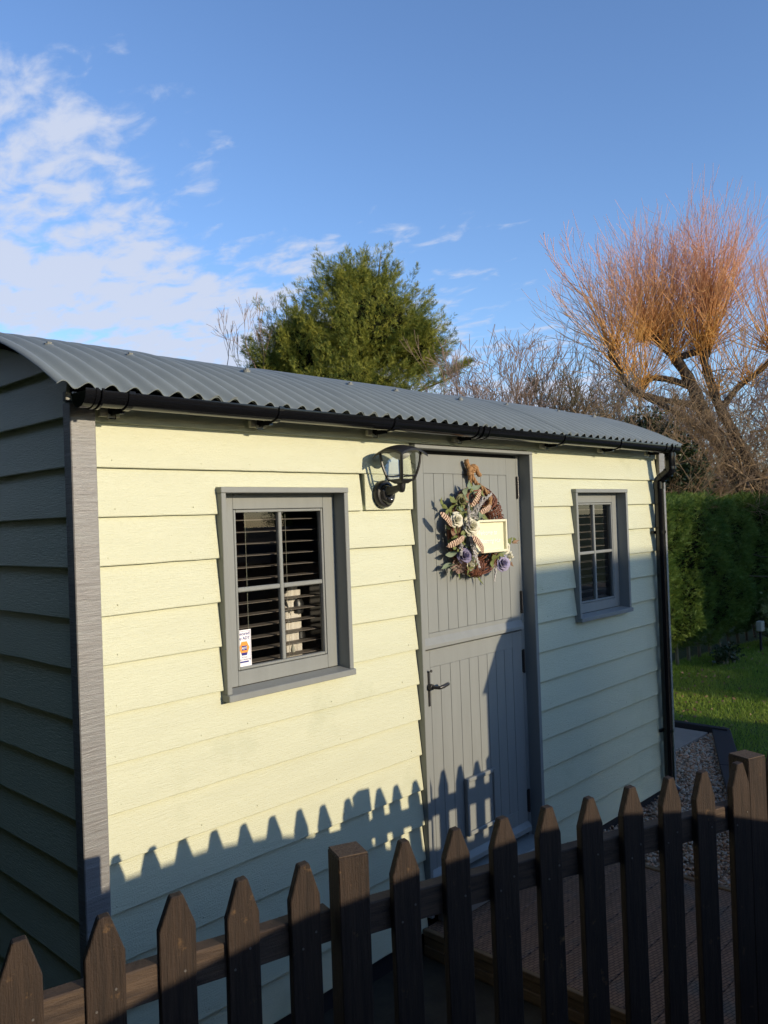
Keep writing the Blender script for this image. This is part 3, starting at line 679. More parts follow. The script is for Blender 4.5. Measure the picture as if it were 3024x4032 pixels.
def rope(pts, r=.0115, name='rope'):
    pts = [Vector(p) for p in pts]; P = []
    for i in range(len(pts)-1):
        for k in range(6): P.append(pts[i].lerp(pts[i+1], k/6))
    P.append(pts[-1])
    for it in range(3): P = [P[0]]+[(P[i-1]+P[i]*2+P[i+1])/4 for i in range(1, len(P)-1)]+[P[-1]]
    mb = MB()
    for s_ in range(3):
        q_ = []
        for i, p in enumerate(P):
            d = (P[min(i+1, len(P)-1)]-P[max(i-1, 0)]).normalized(); u = d.cross(Vector((0, 1, .2))).normalized(); v = d.cross(u)
            a = i*.62+s_*2.094; q_.append(p+(u*math.cos(a)+v*math.sin(a))*r*.52)
        mb.tube(q_, r*.56, 7)
    return mb.build(name, ROPE, wr, smooth=True)
rope([(2.078, .035, 2.268), (2.082, .02, 2.225), (2.09, .005, 2.19), (2.10, -.03, 2.165), (2.125, -.058, 2.12), (2.118, -.055, 2.07), (2.10, -.03, 2.06)])
rope([(2.072, .03, 2.27), (2.066, .022, 2.235), (2.074, .03, 2.205), (2.085, .03, 2.17), (2.10, .04, 2.12)])
rope([(2.045, .028, 2.30), (2.055, .022, 2.272), (2.085, .015, 2.262), (2.10, .01, 2.272), (2.09, .02, 2.282), (2.07, .022, 2.262)], .0135, 'rope_knot')
rope([(2.075, .012, 2.27), (2.10, .008, 2.275), (2.112, .012, 2.255), (2.125, .012, 2.238), (2.14, .015, 2.235)], .012, 'rope_tail')
rope([(2.062, .014, 2.275), (2.048, .012, 2.255), (2.05, .016, 2.235), (2.068, .02, 2.24), (2.085, .01, 2.255)], .011, 'rope_loop')
rope([(2.058, .02, 2.27), (2.043, .022, 2.293), (2.04, .022, 2.31)], .012, 'rope_tail')
def basis(nrm): 
    z = Vector(nrm).normalized(); x = z.cross(Vector((0, 0, 1))).normalized() if abs(z.z) < .95 else Vector((1, 0, 0)); return x, z.cross(x), z
def rose(c, r, m, nrm=(-.35, -1, .15), petals=17, name='rose', openness=1.0):
    r *= .9
    c = Vector(c); X, Y_, Z = basis(nrm); mb = MB(); rr = random.Random(int(c.x*1e4))
    for i in range(petals):
        f = i/(petals-1); ang = i*2.4+rr.uniform(-.2, .2); rad = r*(.10+.62*f**.85); hgt = r*(1.0-.62*f); wdt = .75+.65*(1-f)
        nu, nv = 6, 4; base = len(mb.v)
        for v in range(nv+1):
            t_ = v/nv; flare = rad*(.55+.45*t_)+(r*.38*f*t_**2.2*openness)
            for u in range(nu+1):
                s_ = (u/nu-.5)*2; a = ang+s_*wdt*(.55+.45*math.sin(PI*min(1, t_*.75+.15)))
                hh = hgt*t_*(1-.16*s_*s_)+(-.22*r*f*t_**3)
                p = c+X*math.cos(a)*flare+Y_*math.sin(a)*flare+Z*(hh-.2*r)
                p += Z*rr.uniform(-.01, .01)*r*2
                mb.v.append(tuple(p))
        for v in range(nv):
            for u in range(nu): a = base+v*(nu+1)+u; mb.f.append((a, a+1, a+nu+2, a+nu+1))
    o = mb.build(name, m, wr, smooth=True); sd = o.modifiers.new('thick', 'SOLIDIFY'); sd.thickness = .0009; return o
RCR = mat('cream_petal', (.78, .76, .60), .6, .3, translucent=.2, col2=(.84, .82, .68), nscale=30); RLI = mat('lilac_petal', (.36, .33, .50), .6, .3, translucent=.2, col2=(.46, .43, .60), nscale=40)
RDL = mat('deep_lilac_petal', (.21, .19, .32), .6, .3, translucent=.2, col2=(.32, .29, .44), nscale=40); RGR = mat('green_petal', (.20, .21, .10), .6, .3, translucent=.3, col2=(.34, .33, .17), nscale=40)
rose((1.923, -.028, 2.098), .040, RGR); rose((1.862, -.040, 2.006), .044, RCR); rose((1.948, -.065, 1.972), .056, RCR, petals=20); rose((1.912, -.042, 1.826), .050, RDL, petals=19)
rose((1.968, -.035, 1.785), .044, RCR, nrm=(-.1, -.9, -.4), petals=11, openness=.4); rose((2.275, -.03, 1.848), .042, RCR); rose((2.340, -.012, 1.800), .038, RCR, nrm=(.5, -1, -.2), petals=11); rose((2.232, -.045, 1.768), .050, RLI, petals=18)
EUC = mat('eucalyptus_leaf', (.20, .27, .18), .6, .3, translucent=.25, col2=(.27, .33, .22), nscale=20); OLV = mat('olive_leaf', (.16, .20, .06), .55, .3, translucent=.25, col2=(.25, .28, .10), nscale=20)
BRL = mat('brown_leaf', (.26, .16, .10), .6, .3, translucent=.2, col2=(.34, .22, .14), nscale=20)
def wleaf(c, L, w, m, ang=None, tilt=None):
    c = Vector(c); a = random.uniform(0, 2*PI) if ang is None else ang; ti = random.uniform(-.5, .5) if tilt is None else tilt
    d = Vector((math.cos(a), -math.sin(ti)*.7, math.sin(a))).normalized(); s_ = d.cross(Vector((random.uniform(-.5, .5), -1, random.uniform(-.5, .5)))).normalized(); nz = d.cross(s_)
    mb = MB(); n_ = 6
    for i in range(n_+1):
        t_ = i/n_; ww = w*math.sin(PI*min(.97, max(.04, t_**.8)))*.5; p = c+d*(L*(t_-.5))-nz*(L*.18*(t_-.5)**2*4)
        mb.v += [tuple(p-s_*ww+nz*ww*.25), tuple(p), tuple(p+s_*ww+nz*ww*.25)]
    for i in range(n_): k = i*3; mb.f += [(k, k+1, k+4, k+3), (k+1, k+2, k+5, k+4)]
    return mb.build('leaf', m, wr, smooth=True)
LV = [((1.957, -.03, 2.147), EUC, .045, .04, 1.3), ((2.034, -.03, 2.156), EUC, .085, .045, .5), ((1.988, -.03, 2.116), EUC, .07, .04, 1.2), ((1.942, -.04, 2.107), EUC, .05, .036, 1.6), ((1.99, -.03, 2.175), EUC, .06, .03, 1.7),
      ((1.872, -.01, 2.108), OLV, .05, .03, 2.4), ((1.866, -.01, 2.059), OLV, .065, .04, 1.0), ((1.827, -.01, 2.045), OLV, .05, .02, 3.9), ((1.991, -.085, 2.016), EUC, .06, .055, .3), ((2.069, -.06, 2.015), OLV, .05, .03, 5.3),
      ((1.838, -.03, 1.945), BRL, .045, .03, 2.6), ((1.855, -.03, 1.917), OLV, .04, .022, 3.6), ((1.882, -.03, 1.958), OLV, .05, .035, .8), ((1.839, -.01, 1.836), EUC, .075, .028, 3.3), ((1.819, .0, 1.78), EUC, .08, .026, 3.4),
      ((2.134, -.055, 1.778), OLV, .055, .048, 1.4), ((2.15, -.05, 1.80), OLV, .05, .04, .3), ((2.204, -.04, 1.812), OLV, .06, .02, .5), ((2.326, -.03, 1.881), OLV, .05, .03, .8), ((2.36, -.03, 1.885), OLV, .045, .03, .3), ((2.377, -.02, 1.872), BRL, .05, .016, -.2), ((2.40, -.02, 1.878), BRL, .04, .014, .1),
      ((2.28, -.04, 1.895), EUC, .05, .025, 1.7), ((2.26, -.05, 1.875), OLV, .05, .022, 2.3), ((1.919, .0, 1.736), OLV, .06, .012, 4.6), ((1.95, -.04, 1.75), OLV, .06, .03, 4.0), ((1.914, -.04, 2.052), OLV, .05, .02, 5.6), ((1.90, -.035, 2.06), OLV, .05, .022, 4.6), ((1.955, -.04, 2.072), OLV, .04, .03, 5.9),
      ((1.96, -.06, 1.935), EUC, .05, .02, 5.0), ((1.90, -.05, 1.90), OLV, .045, .022, 4.2), ((1.80, .0, 2.10), OLV, .05, .022, 2.0), ((1.815, .0, 2.075), OLV, .05, .022, 2.8), ((2.098, .01, 1.695), OLV, .07, .012, -1.2), ((2.05, .0, 1.72), OLV, .05, .016, -1.9), ((2.0, .0, 1.73), OLV, .05, .018, 4.2), ((1.86, .0, 1.75), EUC, .06, .025, 4.0), ((2.33, -.03, 1.76), BRL, .045, .02, -.6)]
for c, m_, L, w_, a in LV: wleaf(c, L, w_, m_, a)
for i in range(95):
    a = random.choice((random.uniform(1.5, 4.5), random.uniform(1.9, 4.2), random.uniform(-.9, -.3))); p = ringp(a, random.uniform(PI, 2*PI), r=.055)
    wleaf(p, random.uniform(.03, .055), random.uniform(.014, .026), random.choice((EUC, OLV, OLV, BRL)), a+random.uniform(-.9, .9))
FEA = mat('barred_feather', (.5, .33, .22), .7, .2); t = FEA.node_tree
tcx = N(t, 'ShaderNodeTexCoord'); wv_ = N(t, 'ShaderNodeTexWave', Scale=26.0, Distortion=2.5); wv_.bands_direction = 'X'; wv_.inputs['Detail Scale'].default_value = 3
t.links.new(tcx.outputs['Object'], wv_.inputs['Vector']); cr = N(t, 'ShaderNodeValToRGB'); t.links.new(wv_.outputs[0], cr.inputs[0])
cr.color_ramp.elements[0].color = (.10, .045, .03, 1); cr.color_ramp.elements[0].position = .38; cr.color_ramp.elements[1].color = (.62, .46, .33, 1); cr.color_ramp.elements[1].position = .55
t.links.new(cr.outputs[0], t.nodes['Principled BSDF'].inputs['Base Color'])
def feather(a, b, w):
    a, b = Vector(a), Vector(b); L = (b-a).length; V = []; F = []; n_ = 9
    for i in range(n_+1):
        t_ = i/n_; ww = w*.5*min(1, (t_*5)**.5, ((1-t_)*5.5)**.55+.03)
        V += [(t_*L, -.012*math.sin(PI*t_), -ww), (t_*L, -.016*math.sin(PI*t_), 0), (t_*L, -.012*math.sin(PI*t_), ww)]
    for i in range(n_): k = i*3; F += [(k, k+1, k+4, k+3), (k+1, k+2, k+5, k+4)]
    me = bpy.data.meshes.new('feather'); me.from_pydata(V, [], F); me.update(); o = link('feather', me, FEA, wr, a)
    d = (b-a).normalized(); y = Vector((0, 1, 0)); y = (y-d*y.dot(d)).normalized(); z = d.cross(y); o.rotation_euler = Matrix((d, y, z)).transposed().to_euler(); return o
for a, b, w_ in [((1.936, -.075, 2.066), (2.022, -.075, 2.157), .028), ((1.994, -.08, 2.034), (2.106, -.075, 2.073), .028), ((1.807, -.055, 1.975), (1.724, -.05, 2.045), .030), ((1.885, -.07, 1.922), (1.753, -.06, 1.878), .030), ((1.904, -.10, 1.925), (2.015, -.085, 1.833), .034)]: feather(a, b, w_)
WHD = mat('dried_white_stem', (.62, .60, .58), .8, .2)
def plume(a, b, r, n_=150):
    a, b = Vector(a), Vector(b); S = []; d = (b-a)
    S.append((*a, *b, .0015, .0008))
    for i in range(n_):
        t_ = random.uniform(.05, 1); p = a+d*t_; o_ = Vector((random.gauss(0, 1), random.gauss(0, 1), random.gauss(0, 1))).normalized()
        q_ = p+o_*r*(1.1-.6*t_)*random.uniform(.5, 1)+d.normalized()*r*.7; S.append((*p, *q_, .0011, .0022))
    V, F = seg_mesh(S, 3); return arr_mesh('dried_sprig', V, F, WHD, wr, a)
for a, b, r in [((1.904, -.075, 2.02), (2.115, -.075, 2.135), .016), ((1.909, -.08, 1.96), (1.916, -.075, 2.075), .014), ((1.907, -.085, 1.935), (1.994, -.07, 1.766), .018), ((1.92, -.085, 1.93), (1.95, -.075, 1.82), .016), ((2.179, -.04, 1.76), (2.174, -.03, 1.683), .009), ((1.879, -.05, 1.90), (1.876, -.05, 1.835), .012), ((1.95, -.08, 2.0), (2.03, -.08, 2.11), .016)]: plume(a, b, r)
PINE = mat('pine_cone', (.30, .20, .17), .7, .3, col2=(.42, .31, .27), nscale=60)
mb = MB()
for i in range(46):
    f_ = i/46; a = i*2.4; c = Vector((1.868, -.035, 1.778)); rr = .026*math.sin(PI*(.12+.83*f_)); h_ = (f_-.5)*.062
    ax_ = Vector((-.25, -.55, -.8)).normalized(); X, Y_, Z = basis(ax_); p = c+X*math.cos(a)*rr+Y_*math.sin(a)*rr+Z*h_; o_ = (p-c-Z*h_).normalized()
    s_ = Z.cross(o_)*.0085; q_ = p+o_*.011+Z*.006; mb.poly([p-s_*.6, p+s_*.6, q_+s_, q_-s_], [(0, 1, 2, 3)]); mb.poly([p-s_*.6-Z*.003, p+s_*.6-Z*.003, q_+s_*.9-Z*.003, q_-s_*.9-Z*.003], [(3, 2, 1, 0)])
mb.build('pine_cone', PINE, wr)
# hanging sign in the wreath
SGN = mat('cream_sign', (.74, .72, .52), .5, .35, bump=.15, bscale=60); SGW = mat('white_script', (.88, .88, .86), .45)
x0, x1, z0, z1 = 1.952, 2.238, 1.832, 2.000
sg = MB().box(x0+.004, x1-.004, -.062, -.052, z0+.004, z1-.004).build('sign_board', SGN, wr, bevel=.001)
sg['label'] = 'cream framed sign with white script lettering'
for b in ((x0, x0+.012, z0, z1), (x1-.012, x1, z0, z1), (x0+.0122, x1-.0122, z0, z0+.012), (x0+.0122, x1-.0122, z1-.012, z1)):
    MB().box(b[0], b[1], -.078, -.050, b[2], b[3]).build('sign_frame', SGN, sg, bevel=.0015)
text('lettering', 'Welcome to', .034, (2.075, -.0630, 1.923), SGW, sg, shear=.35, bold=.0003)
text('lettering', 'Blooming Hut', .032, (2.100, -.0630, 1.882), SGW, sg, shear=.35, bold=.0003)

# ================================================================== deck
dk = empty('timber_deck', (2.18, -.9, 0), 'low timber deck of textured boards in front of the stable door', 'deck')
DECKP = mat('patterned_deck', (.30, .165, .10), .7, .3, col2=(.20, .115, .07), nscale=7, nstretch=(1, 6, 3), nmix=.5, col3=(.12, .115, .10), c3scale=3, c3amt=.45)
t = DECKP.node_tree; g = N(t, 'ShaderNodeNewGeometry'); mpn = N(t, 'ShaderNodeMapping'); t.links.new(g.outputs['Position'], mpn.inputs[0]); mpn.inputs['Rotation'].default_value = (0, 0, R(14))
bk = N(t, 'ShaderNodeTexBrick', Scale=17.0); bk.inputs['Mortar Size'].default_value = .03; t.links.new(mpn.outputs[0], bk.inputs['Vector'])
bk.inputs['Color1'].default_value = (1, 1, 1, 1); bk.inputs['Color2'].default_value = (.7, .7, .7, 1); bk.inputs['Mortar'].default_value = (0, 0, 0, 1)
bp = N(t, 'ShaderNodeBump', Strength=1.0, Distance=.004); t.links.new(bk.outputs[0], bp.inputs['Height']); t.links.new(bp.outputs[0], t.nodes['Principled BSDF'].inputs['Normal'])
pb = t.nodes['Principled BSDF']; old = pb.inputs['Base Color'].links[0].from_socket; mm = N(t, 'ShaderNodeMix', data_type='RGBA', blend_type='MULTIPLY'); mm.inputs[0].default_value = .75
t.links.new(old, mm.inputs[6]); t.links.new(bk.outputs[0], mm.inputs[7]); t.links.new(mm.outputs[2], pb.inputs['Base Color'])  # groove shade and dirt of the pattern multiplied into the deck colour
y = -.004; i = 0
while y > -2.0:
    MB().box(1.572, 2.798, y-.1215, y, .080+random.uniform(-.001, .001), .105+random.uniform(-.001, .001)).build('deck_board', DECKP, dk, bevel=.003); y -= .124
for z0, z1, o_ in ((.078, .108, .0), (.035, .0755, .006), (-.012, .0325, .002), (-.03, -.0135, .008)):
    MB().box(1.545+o_, 1.570, -2.0, -.002, z0, z1).build('edge_board', DECKE, dk, bevel=.003)
MB().box(2.80, 2.835, -2.0, -.002, -.03, .112).build('edge_board', DECKE, dk, bevel=.004)
stp = MB().box(1.655, 2.545, -.085, -.051, .110, .205).build('door_step', SLAB, bevel=.004)
MB().box(1.655, 2.545, -.05, -.004, .110, .168).build('step_backing', SLAB, stp)
tag(stp, 'pale worn step board on the deck under the door', 'step')
GRP = 'rough stones on the soil beside the deck'
def rock(c, r, label, seed):
    rr = random.Random(seed); bm = bmesh.new(); bmesh.ops.create_icosphere(bm, subdivisions=3, radius=1)
    from mathutils import noise
    for v in bm.verts:
        d_ = noise.noise(v.co*1.3+Vector((seed, 0, 0)))*.45+noise.noise(v.co*3.1)*.12; v.co *= 1+d_; v.co = Vector((v.co.x*r, v.co.y*r*.8, v.co.z*r*.6))
    me = bpy.data.meshes.new('rock'); bm.to_mesh(me); bm.free(); me.polygons.foreach_set('use_smooth', [True]*len(me.polygons))
    tag(link('rock', me, ROCK, None, c), label, 'stone', GRP)
rock((1.50, -1.13, .03), .085, 'largest mossy stone on dark soil beside the near deck edge', 3); rock((1.60, -1.33, .0), .07, 'pale stone half hidden under the deck edge by the fence', 5); rock((1.36, -1.0, .0), .045, 'smallest dark stone lying left of the mossy stone', 9)

# ================================================================== picket fence
PW, PT = .079, .024
fc = empty('picket_fence', (.35, -1.19, 0), 'dark brown wooden picket fence with square posts in front of the hut', 'fence')
def fdir(a): return Vector((math.cos(a), math.sin(a), 0))
def picket(p, a, ztop, seed):
    rr = random.Random(seed); d = fdir(a); n_ = Vector((-d.y, d.x, 0))   # n_ points towards the hut
    w = PW*rr.uniform(.95, 1.04); tw = w*rr.uniform(.26, .34); sh = rr.uniform(.070, .082); lean = rr.uniform(-.006, .006); zt = ztop+rr.uniform(-.004, .004)
    # outline up the two edges
    prof = []; m_ = 10
    L, Rr = [], []
    for i in range(m_+1):
        z = -.02+(zt-sh+.02)*i/m_; L.append((-w/2+rr.uniform(-.0008, .0008), z)); Rr.append((w/2+rr.uniform(-.0008, .0008), z))
    L.append((-tw/2, zt-.001)); Rr.append((tw/2, zt+.001))
    out = L+Rr[::-1]; nn_ = len(out); V = []
    for dy in (-PT/2, PT/2):
        for x, z in out: V.append(tuple(Vector(p)+d*(x+lean*z)+n_*dy+Vector((0, 0, z))))
    h_ = len(L); F = []
    for i in range(h_-1): F += [(i, nn_-1-i, nn_-2-i, i+1), (nn_+i, nn_+i+1, nn_+nn_-2-i, nn_+nn_-1-i)]
    F += [(i, i+1, nn_+i+1, nn_+i) for i in range(nn_-1)]+[(nn_-1, 0, nn_, nn_+nn_-1)]
    mb = MB(); mb.v = V; mb.f = F; return mb.build('picket', FENCE, fc, bevel=.0022)
TOP = 1.2125
F1 = -.278; F2 = -.3457
pts1 = [(-.637, -.874), (-.489, -.912), (-.342, -.955), (-.194, -.999), (-.044, -1.045)]
for i in range(1, 5): pts1.insert(0, (-.637-.148*i, -.874+.037*i))
for i, p in enumerate(pts1): picket((p[0], p[1], 0), F1, TOP, 100+i)
for i in range(9): picket((.202+i*.1491*math.cos(F2), -1.1503+i*.1491*math.sin(F2), 0), F2, TOP, 200+i)
for i, p in enumerate([(1.530, -1.600), (1.644, -1.640), (1.781, -1.693), (1.92, -1.72), (2.056, -1.746), (2.199, -1.785), (2.339, -1.832)]): picket((p[0], p[1], 0), -.30, TOP, 300+i)
def post(cx_, cy_, a, ztop, w=.078):
    d = fdir(a); n_ = Vector((-d.y, d.x, 0)); c = Vector((cx_, cy_, 0))
    pts = [c-d*w/2-n_*w/2, c+d*w/2-n_*w/2, c+d*w/2+n_*w/2, c-d*w/2+n_*w/2]
    o = MB().prism([(p.x, p.y, -.03) for p in pts], (0, 0, ztop+.03-.003)).build('post', FENCE, fc, bevel=.0025)
    MB().prism([(p.x*.98+c.x*.02, p.y*.98+c.y*.02, ztop-.0028) for p in pts], (0, 0, .004)).build('post_top', ENDW, o, bevel=.002)
post(.068, -1.083, -.40, TOP+.004); post(1.412, -1.555, F2, TOP+.004, .080)
post(-1.33, -.70, F1, TOP+.003); post(2.48, -1.86, -.30, TOP+.003, .08)
def rail(p, q_, z0, z1):
    p, q_ = Vector((*p, 0)), Vector((*q_, 0)); d = (q_-p).normalized(); n_ = Vector((-d.y, d.x, 0)); a = p+n_*(PT/2+.0006); b = a+n_*.040; L = q_-p
    m_ = 12; V = []
    for i in range(m_+1):
        f_ = i/m_; j = math.sin(i*1.7)*.0012
        for c, zz in ((a, z0+j), (a, z1-.003+j), (a+n_*.003, z1+j), (b, z1+j), (b, z0+j)): V.append(tuple(c+L*f_+Vector((0, 0, zz))))
    F = []
    for i in range(m_):
        for k in range(5): a_, b_ = i*5+k, i*5+(k+1) % 5; F.append((a_, b_, b_+5, a_+5))
    F += [(4, 3, 2, 1, 0), tuple(m_*5+k for k in range(5))]
    mb = MB(); mb.v = V; mb.f = F; mb.build('rail', RAILW, fc)
for z0, z1 in ((1.000, 1.076), (.28, .352)):
    rail((-1.29, -.712), (.025, -1.068), z0, z1)
    rail((.108, -1.118), (1.368, -1.571), z0, z1)
    rail((1.455, -1.575), (2.44, -1.868), z0, z1)
NAIL = mat('dull_nail', (.16, .15, .14), .5, .5, metal=.5)
mbn = MB()
def nails(p, a, s_):
    rr = random.Random(s_); d = fdir(a); n_ = Vector((-d.y, d.x, 0))
    for k, z in (((-.018, 1.02), (.02, 1.052)) if s_ % 3 else ((.015, 1.045),)):
        c = Vector((*p, z+rr.uniform(-.008, .008)))+d*(k+rr.uniform(-.006, .006))-n_*(PT/2+.0005); mbn.tube([c+n_*.001, c-n_*.0012], .0028, 7)
for i, p in enumerate(pts1): nails(p, F1, i)
for i in range(9): nails((.202+i*.1491*math.cos(F2), -1.1503+i*.1491*math.sin(F2)), F2, 50+i)
stuff(mbn.build('nails', NAIL, fc))

# ================================================================== vegetation
def unit(n): v = RNG.normal(size=(n, 3)); return v/np.linalg.norm(v, axis=1)[:, None]
T7 = spray_template(5, 1)
# ---- bare branching: returns segments (x0,y0,z0,x1,y1,z1,r0,r1)
def grow(p, d, L, r, depth, S, spread=.5, upw=.15, kids=3, wob=.18, rmin=.0022, rr=random, steps=4, shrink=.68):
    p = np.array(p, float); d = np.array(d, float); d /= np.linalg.norm(d)
    nodes = []
    for i in range(steps):
        d = d+np.array([rr.gauss(0, wob), rr.gauss(0, wob), rr.gauss(0, wob)+upw*.3]); d /= np.linalg.norm(d)
        q_ = p+d*L/steps; r1 = max(rmin, r*(1-.45*(i+1)/steps)); S.append((*p, *q_, max(rmin, r*(1-.45*i/steps)), r1)); p = q_; nodes.append((p, d.copy(), r1))
    if depth > 0:
        for k in range(kids):
            b = nodes[-1] if k == 0 else nodes[rr.randrange(max(0, steps//3), steps)]
            nd = b[1]+np.array([rr.gauss(0, spread), rr.gauss(0, spread), rr.gauss(0, spread)+upw])
            grow(b[0], nd, L*shrink*rr.uniform(.75, 1.15), b[2]*(.85 if k == 0 else .62), depth-1, S, spread, upw, kids, wob, rmin, rr, max(2, steps-1), shrink)
def curve_segs(P, r0, r1, S):
    P = [np.array(p, float) for p in P]; Q = []
    for i in range(len(P)-1):
        for k in range(3): Q.append(P[i]+(P[i+1]-P[i])*k/3)
    Q.append(P[-1])
    for _ in range(2): Q = [Q[0]]+[(Q[i-1]+2*Q[i]+Q[i+1])/4 for i in range(1, len(Q)-1)]+[Q[-1]]
    return Q

# ---- pollard willow
wi = empty('willow_tree', (12.9, 2.4, 0), 'tall pollarded willow with a fan of amber and wine red shoots over the hedge', 'tree')
def limb(P, r0, r1, name, n=9):
    Q = curve_segs(P, r0, r1, None); rs = [(r0+(r1-r0)*i/(len(Q)-1))*(1+.10*math.sin(i*2.3)+random.uniform(-.05, .05)) for i in range(len(Q))]
    return MB().tube(Q, rs, n).build(name, BARK, wi, smooth=True), Q
TRK = [(13.0, 2.15, 0), (12.95, 2.3, 1.2), (12.82, 2.5, 2.28), (12.77, 2.63, 2.67), (12.67, 2.9, 3.32), (12.61, 3.04, 3.69), (12.57, 3.14, 4.06), (12.51, 3.28, 4.41), (12.44, 3.45, 4.71), (12.37, 3.62, 4.96), (12.33, 3.71, 5.1)]
_, q1 = limb(TRK, .15, .07, 'trunk', 14)
_, q2 = limb([(13.15, 1.95, 0), (13.1, 1.98, 1.4), (12.9, 2.27, 2.47), (12.83, 2.47, 2.96), (12.8, 2.6, 3.3), (12.75, 2.78, 3.68), (12.7, 2.9, 4.1), (12.66, 2.98, 4.48), (12.64, 3.0, 4.72)], .12, .06, 'trunk', 14)
_, qA = limb([(12.80, 2.6, 2.8), (12.5, 2.85, 3.2), (12.1, 2.97, 3.4), (12.02, 3.18, 3.59), (11.91, 3.41, 3.78), (11.79, 3.68, 3.96), (11.68, 3.9, 4.13), (11.64, 3.98, 4.29), (11.61, 4.04, 4.55), (11.54, 4.18, 4.72), (11.57, 4.12, 4.79)], .068, .036, 'limb')
_, qB = limb([(12.58, 3.13, 3.78), (12.48, 3.37, 3.87), (12.36, 3.63, 3.92), (12.15, 3.75, 4.0), (11.9, 3.85, 4.0)], .06, .045, 'limb')
_, qC = limb([(12.56, 3.2, 4.12), (12.45, 3.42, 4.24), (12.37, 3.62, 4.31), (12.27, 3.82, 4.33), (12.22, 3.9, 4.15)], .065, .045, 'limb')
_, qD = limb([(12.44, 3.45, 4.66), (12.51, 3.29, 4.64), (12.57, 3.14, 4.70), (12.63, 3.01, 4.69)], .06, .06, 'limb')
_, qE = limb([(12.38, 3.6, 4.97), (12.3, 3.78, 5.03), (12.23, 3.91, 5.05)], .06, .05, 'limb')
_, qF = limb([(12.75, 2.78, 3.68), (12.9, 2.5, 4.1), (13.1, 2.2, 4.3), (13.2, 2.0, 4.6)], .055, .035, 'limb')
_, qG = limb([(12.9, 2.27, 2.47), (13.15, 1.9, 2.9), (13.3, 1.6, 3.5), (13.45, 1.35, 3.9)], .04, .02, 'limb')
_, qH = limb([(12.66, 2.95, 4.6), (12.68, 2.9, 5.0), (12.7, 2.85, 5.45)], .06, .035, 'limb')
# small twiggy branch going up from limb A
S = []
heads = [(q1[-1], 300, .55), (q1[-5], 110, .6), (q2[-1], 380, .5), (qD[1], 120, .5), (qE[-1], 150, .7), (qA[-1], 150, .62), (qA[-9], 70, .6), (qB[-1], 80, .6), (qC[-2], 90, .6), (qF[-1], 230, .6), (qG[-1], 200, .6), (qH[-1], 220, .45), (q2[-8], 90, .7), (qF[4], 90, .7)]
def shoot(p, d, L, r, side=5):
    d = np.array(d, float)
    n_ = 7; d = d/np.linalg.norm(d); p = p.copy(); bend = RNG.normal(0, .035, 3)
    for i in range(n_):
        d = d+np.array([0, 0, .085])+bend+RNG.normal(0, .020, 3); d /= np.linalg.norm(d); q_ = p+d*L/n_
        ra, rb = r*(1-i/n_*.75), r*(1-(i+1)/n_*.75); S.append((*p, *q_, ra, rb))
        if i >= 2:
            for k in range(side if i > 3 else 1):
                if RNG.uniform() < .36:
                    u = d+RNG.normal(0, .30, 3); u /= np.linalg.norm(u); l_ = L*RNG.uniform(.10, .24); f_ = RNG.uniform()
                    a_ = p+(q_-p)*f_; m_ = a_+u*l_*.5; e_ = m_+(u+np.array([0, 0, .25]))*l_*.5
                    S.append((*a_, *m_, rb*.75, .0032)); S.append((*m_, *e_, .0032, .0022))
        p = q_
for h_, cnt, spr in heads:
    h_ = np.array(h_)
    for i in range(int(cnt*.6)):
        bl = RNG.normal(.0, .85)*spr*1.15+(-.05 if h_[0] < 12.1 else -.12); bd_ = RNG.normal(0, .8)*spr
        d = np.array([-.69*bl+.72*bd_, .72*bl+.69*bd_, 1.0])
        if RNG.uniform() < .25: d[2] *= .25
        Lm = 2.02-.10*abs(bl)
        shoot(h_+RNG.normal(0, .07, 3), d, Lm*RNG.uniform(.55, 1.02)*(.8 if h_[2] < 4.2 else 1), RNG.uniform(.005, .0085), 3)
V, F = seg_mesh(S, 3); o = arr_mesh('shoots', V, F, SHOOT, wi, (12.6, 3, 4.7)); stuff(o)
S = []
for Q, c in ((q1, 22), (q2, 22), (qA, 20), (qG, 12), (qF, 10)):     # ivy-like dead stems and twigs clinging to the trunks
    for i in range(int(c*.9)):
        p = np.array(Q[random.randrange(2, len(Q))]); grow(p+RNG.normal(0, .06, 3), (random.gauss(0, .6), random.gauss(0, .6), random.uniform(-.3, .9)), random.uniform(.35, .8), .010, 1, S, .6, .1, 3, .25, .003)
V, F = seg_mesh(S, 4); stuff(arr_mesh('hanging_twigs', V, F, TWIGB, wi, (12.7, 2.7, 3)))
S = []
grow((11.60, 4.05, 4.55), (-.1, .25, 1), 1.3, .028, 3, S, .35, .25, 3, .12, .004)
grow((11.64, 3.98, 4.2), (.2, -.1, .8), .9, .02, 3, S, .45, .2, 3, .15, .004)
V, F = seg_mesh(S, 4); stuff(arr_mesh('branchlets', V, F, SHOOT, wi, (11.6, 4, 5)))

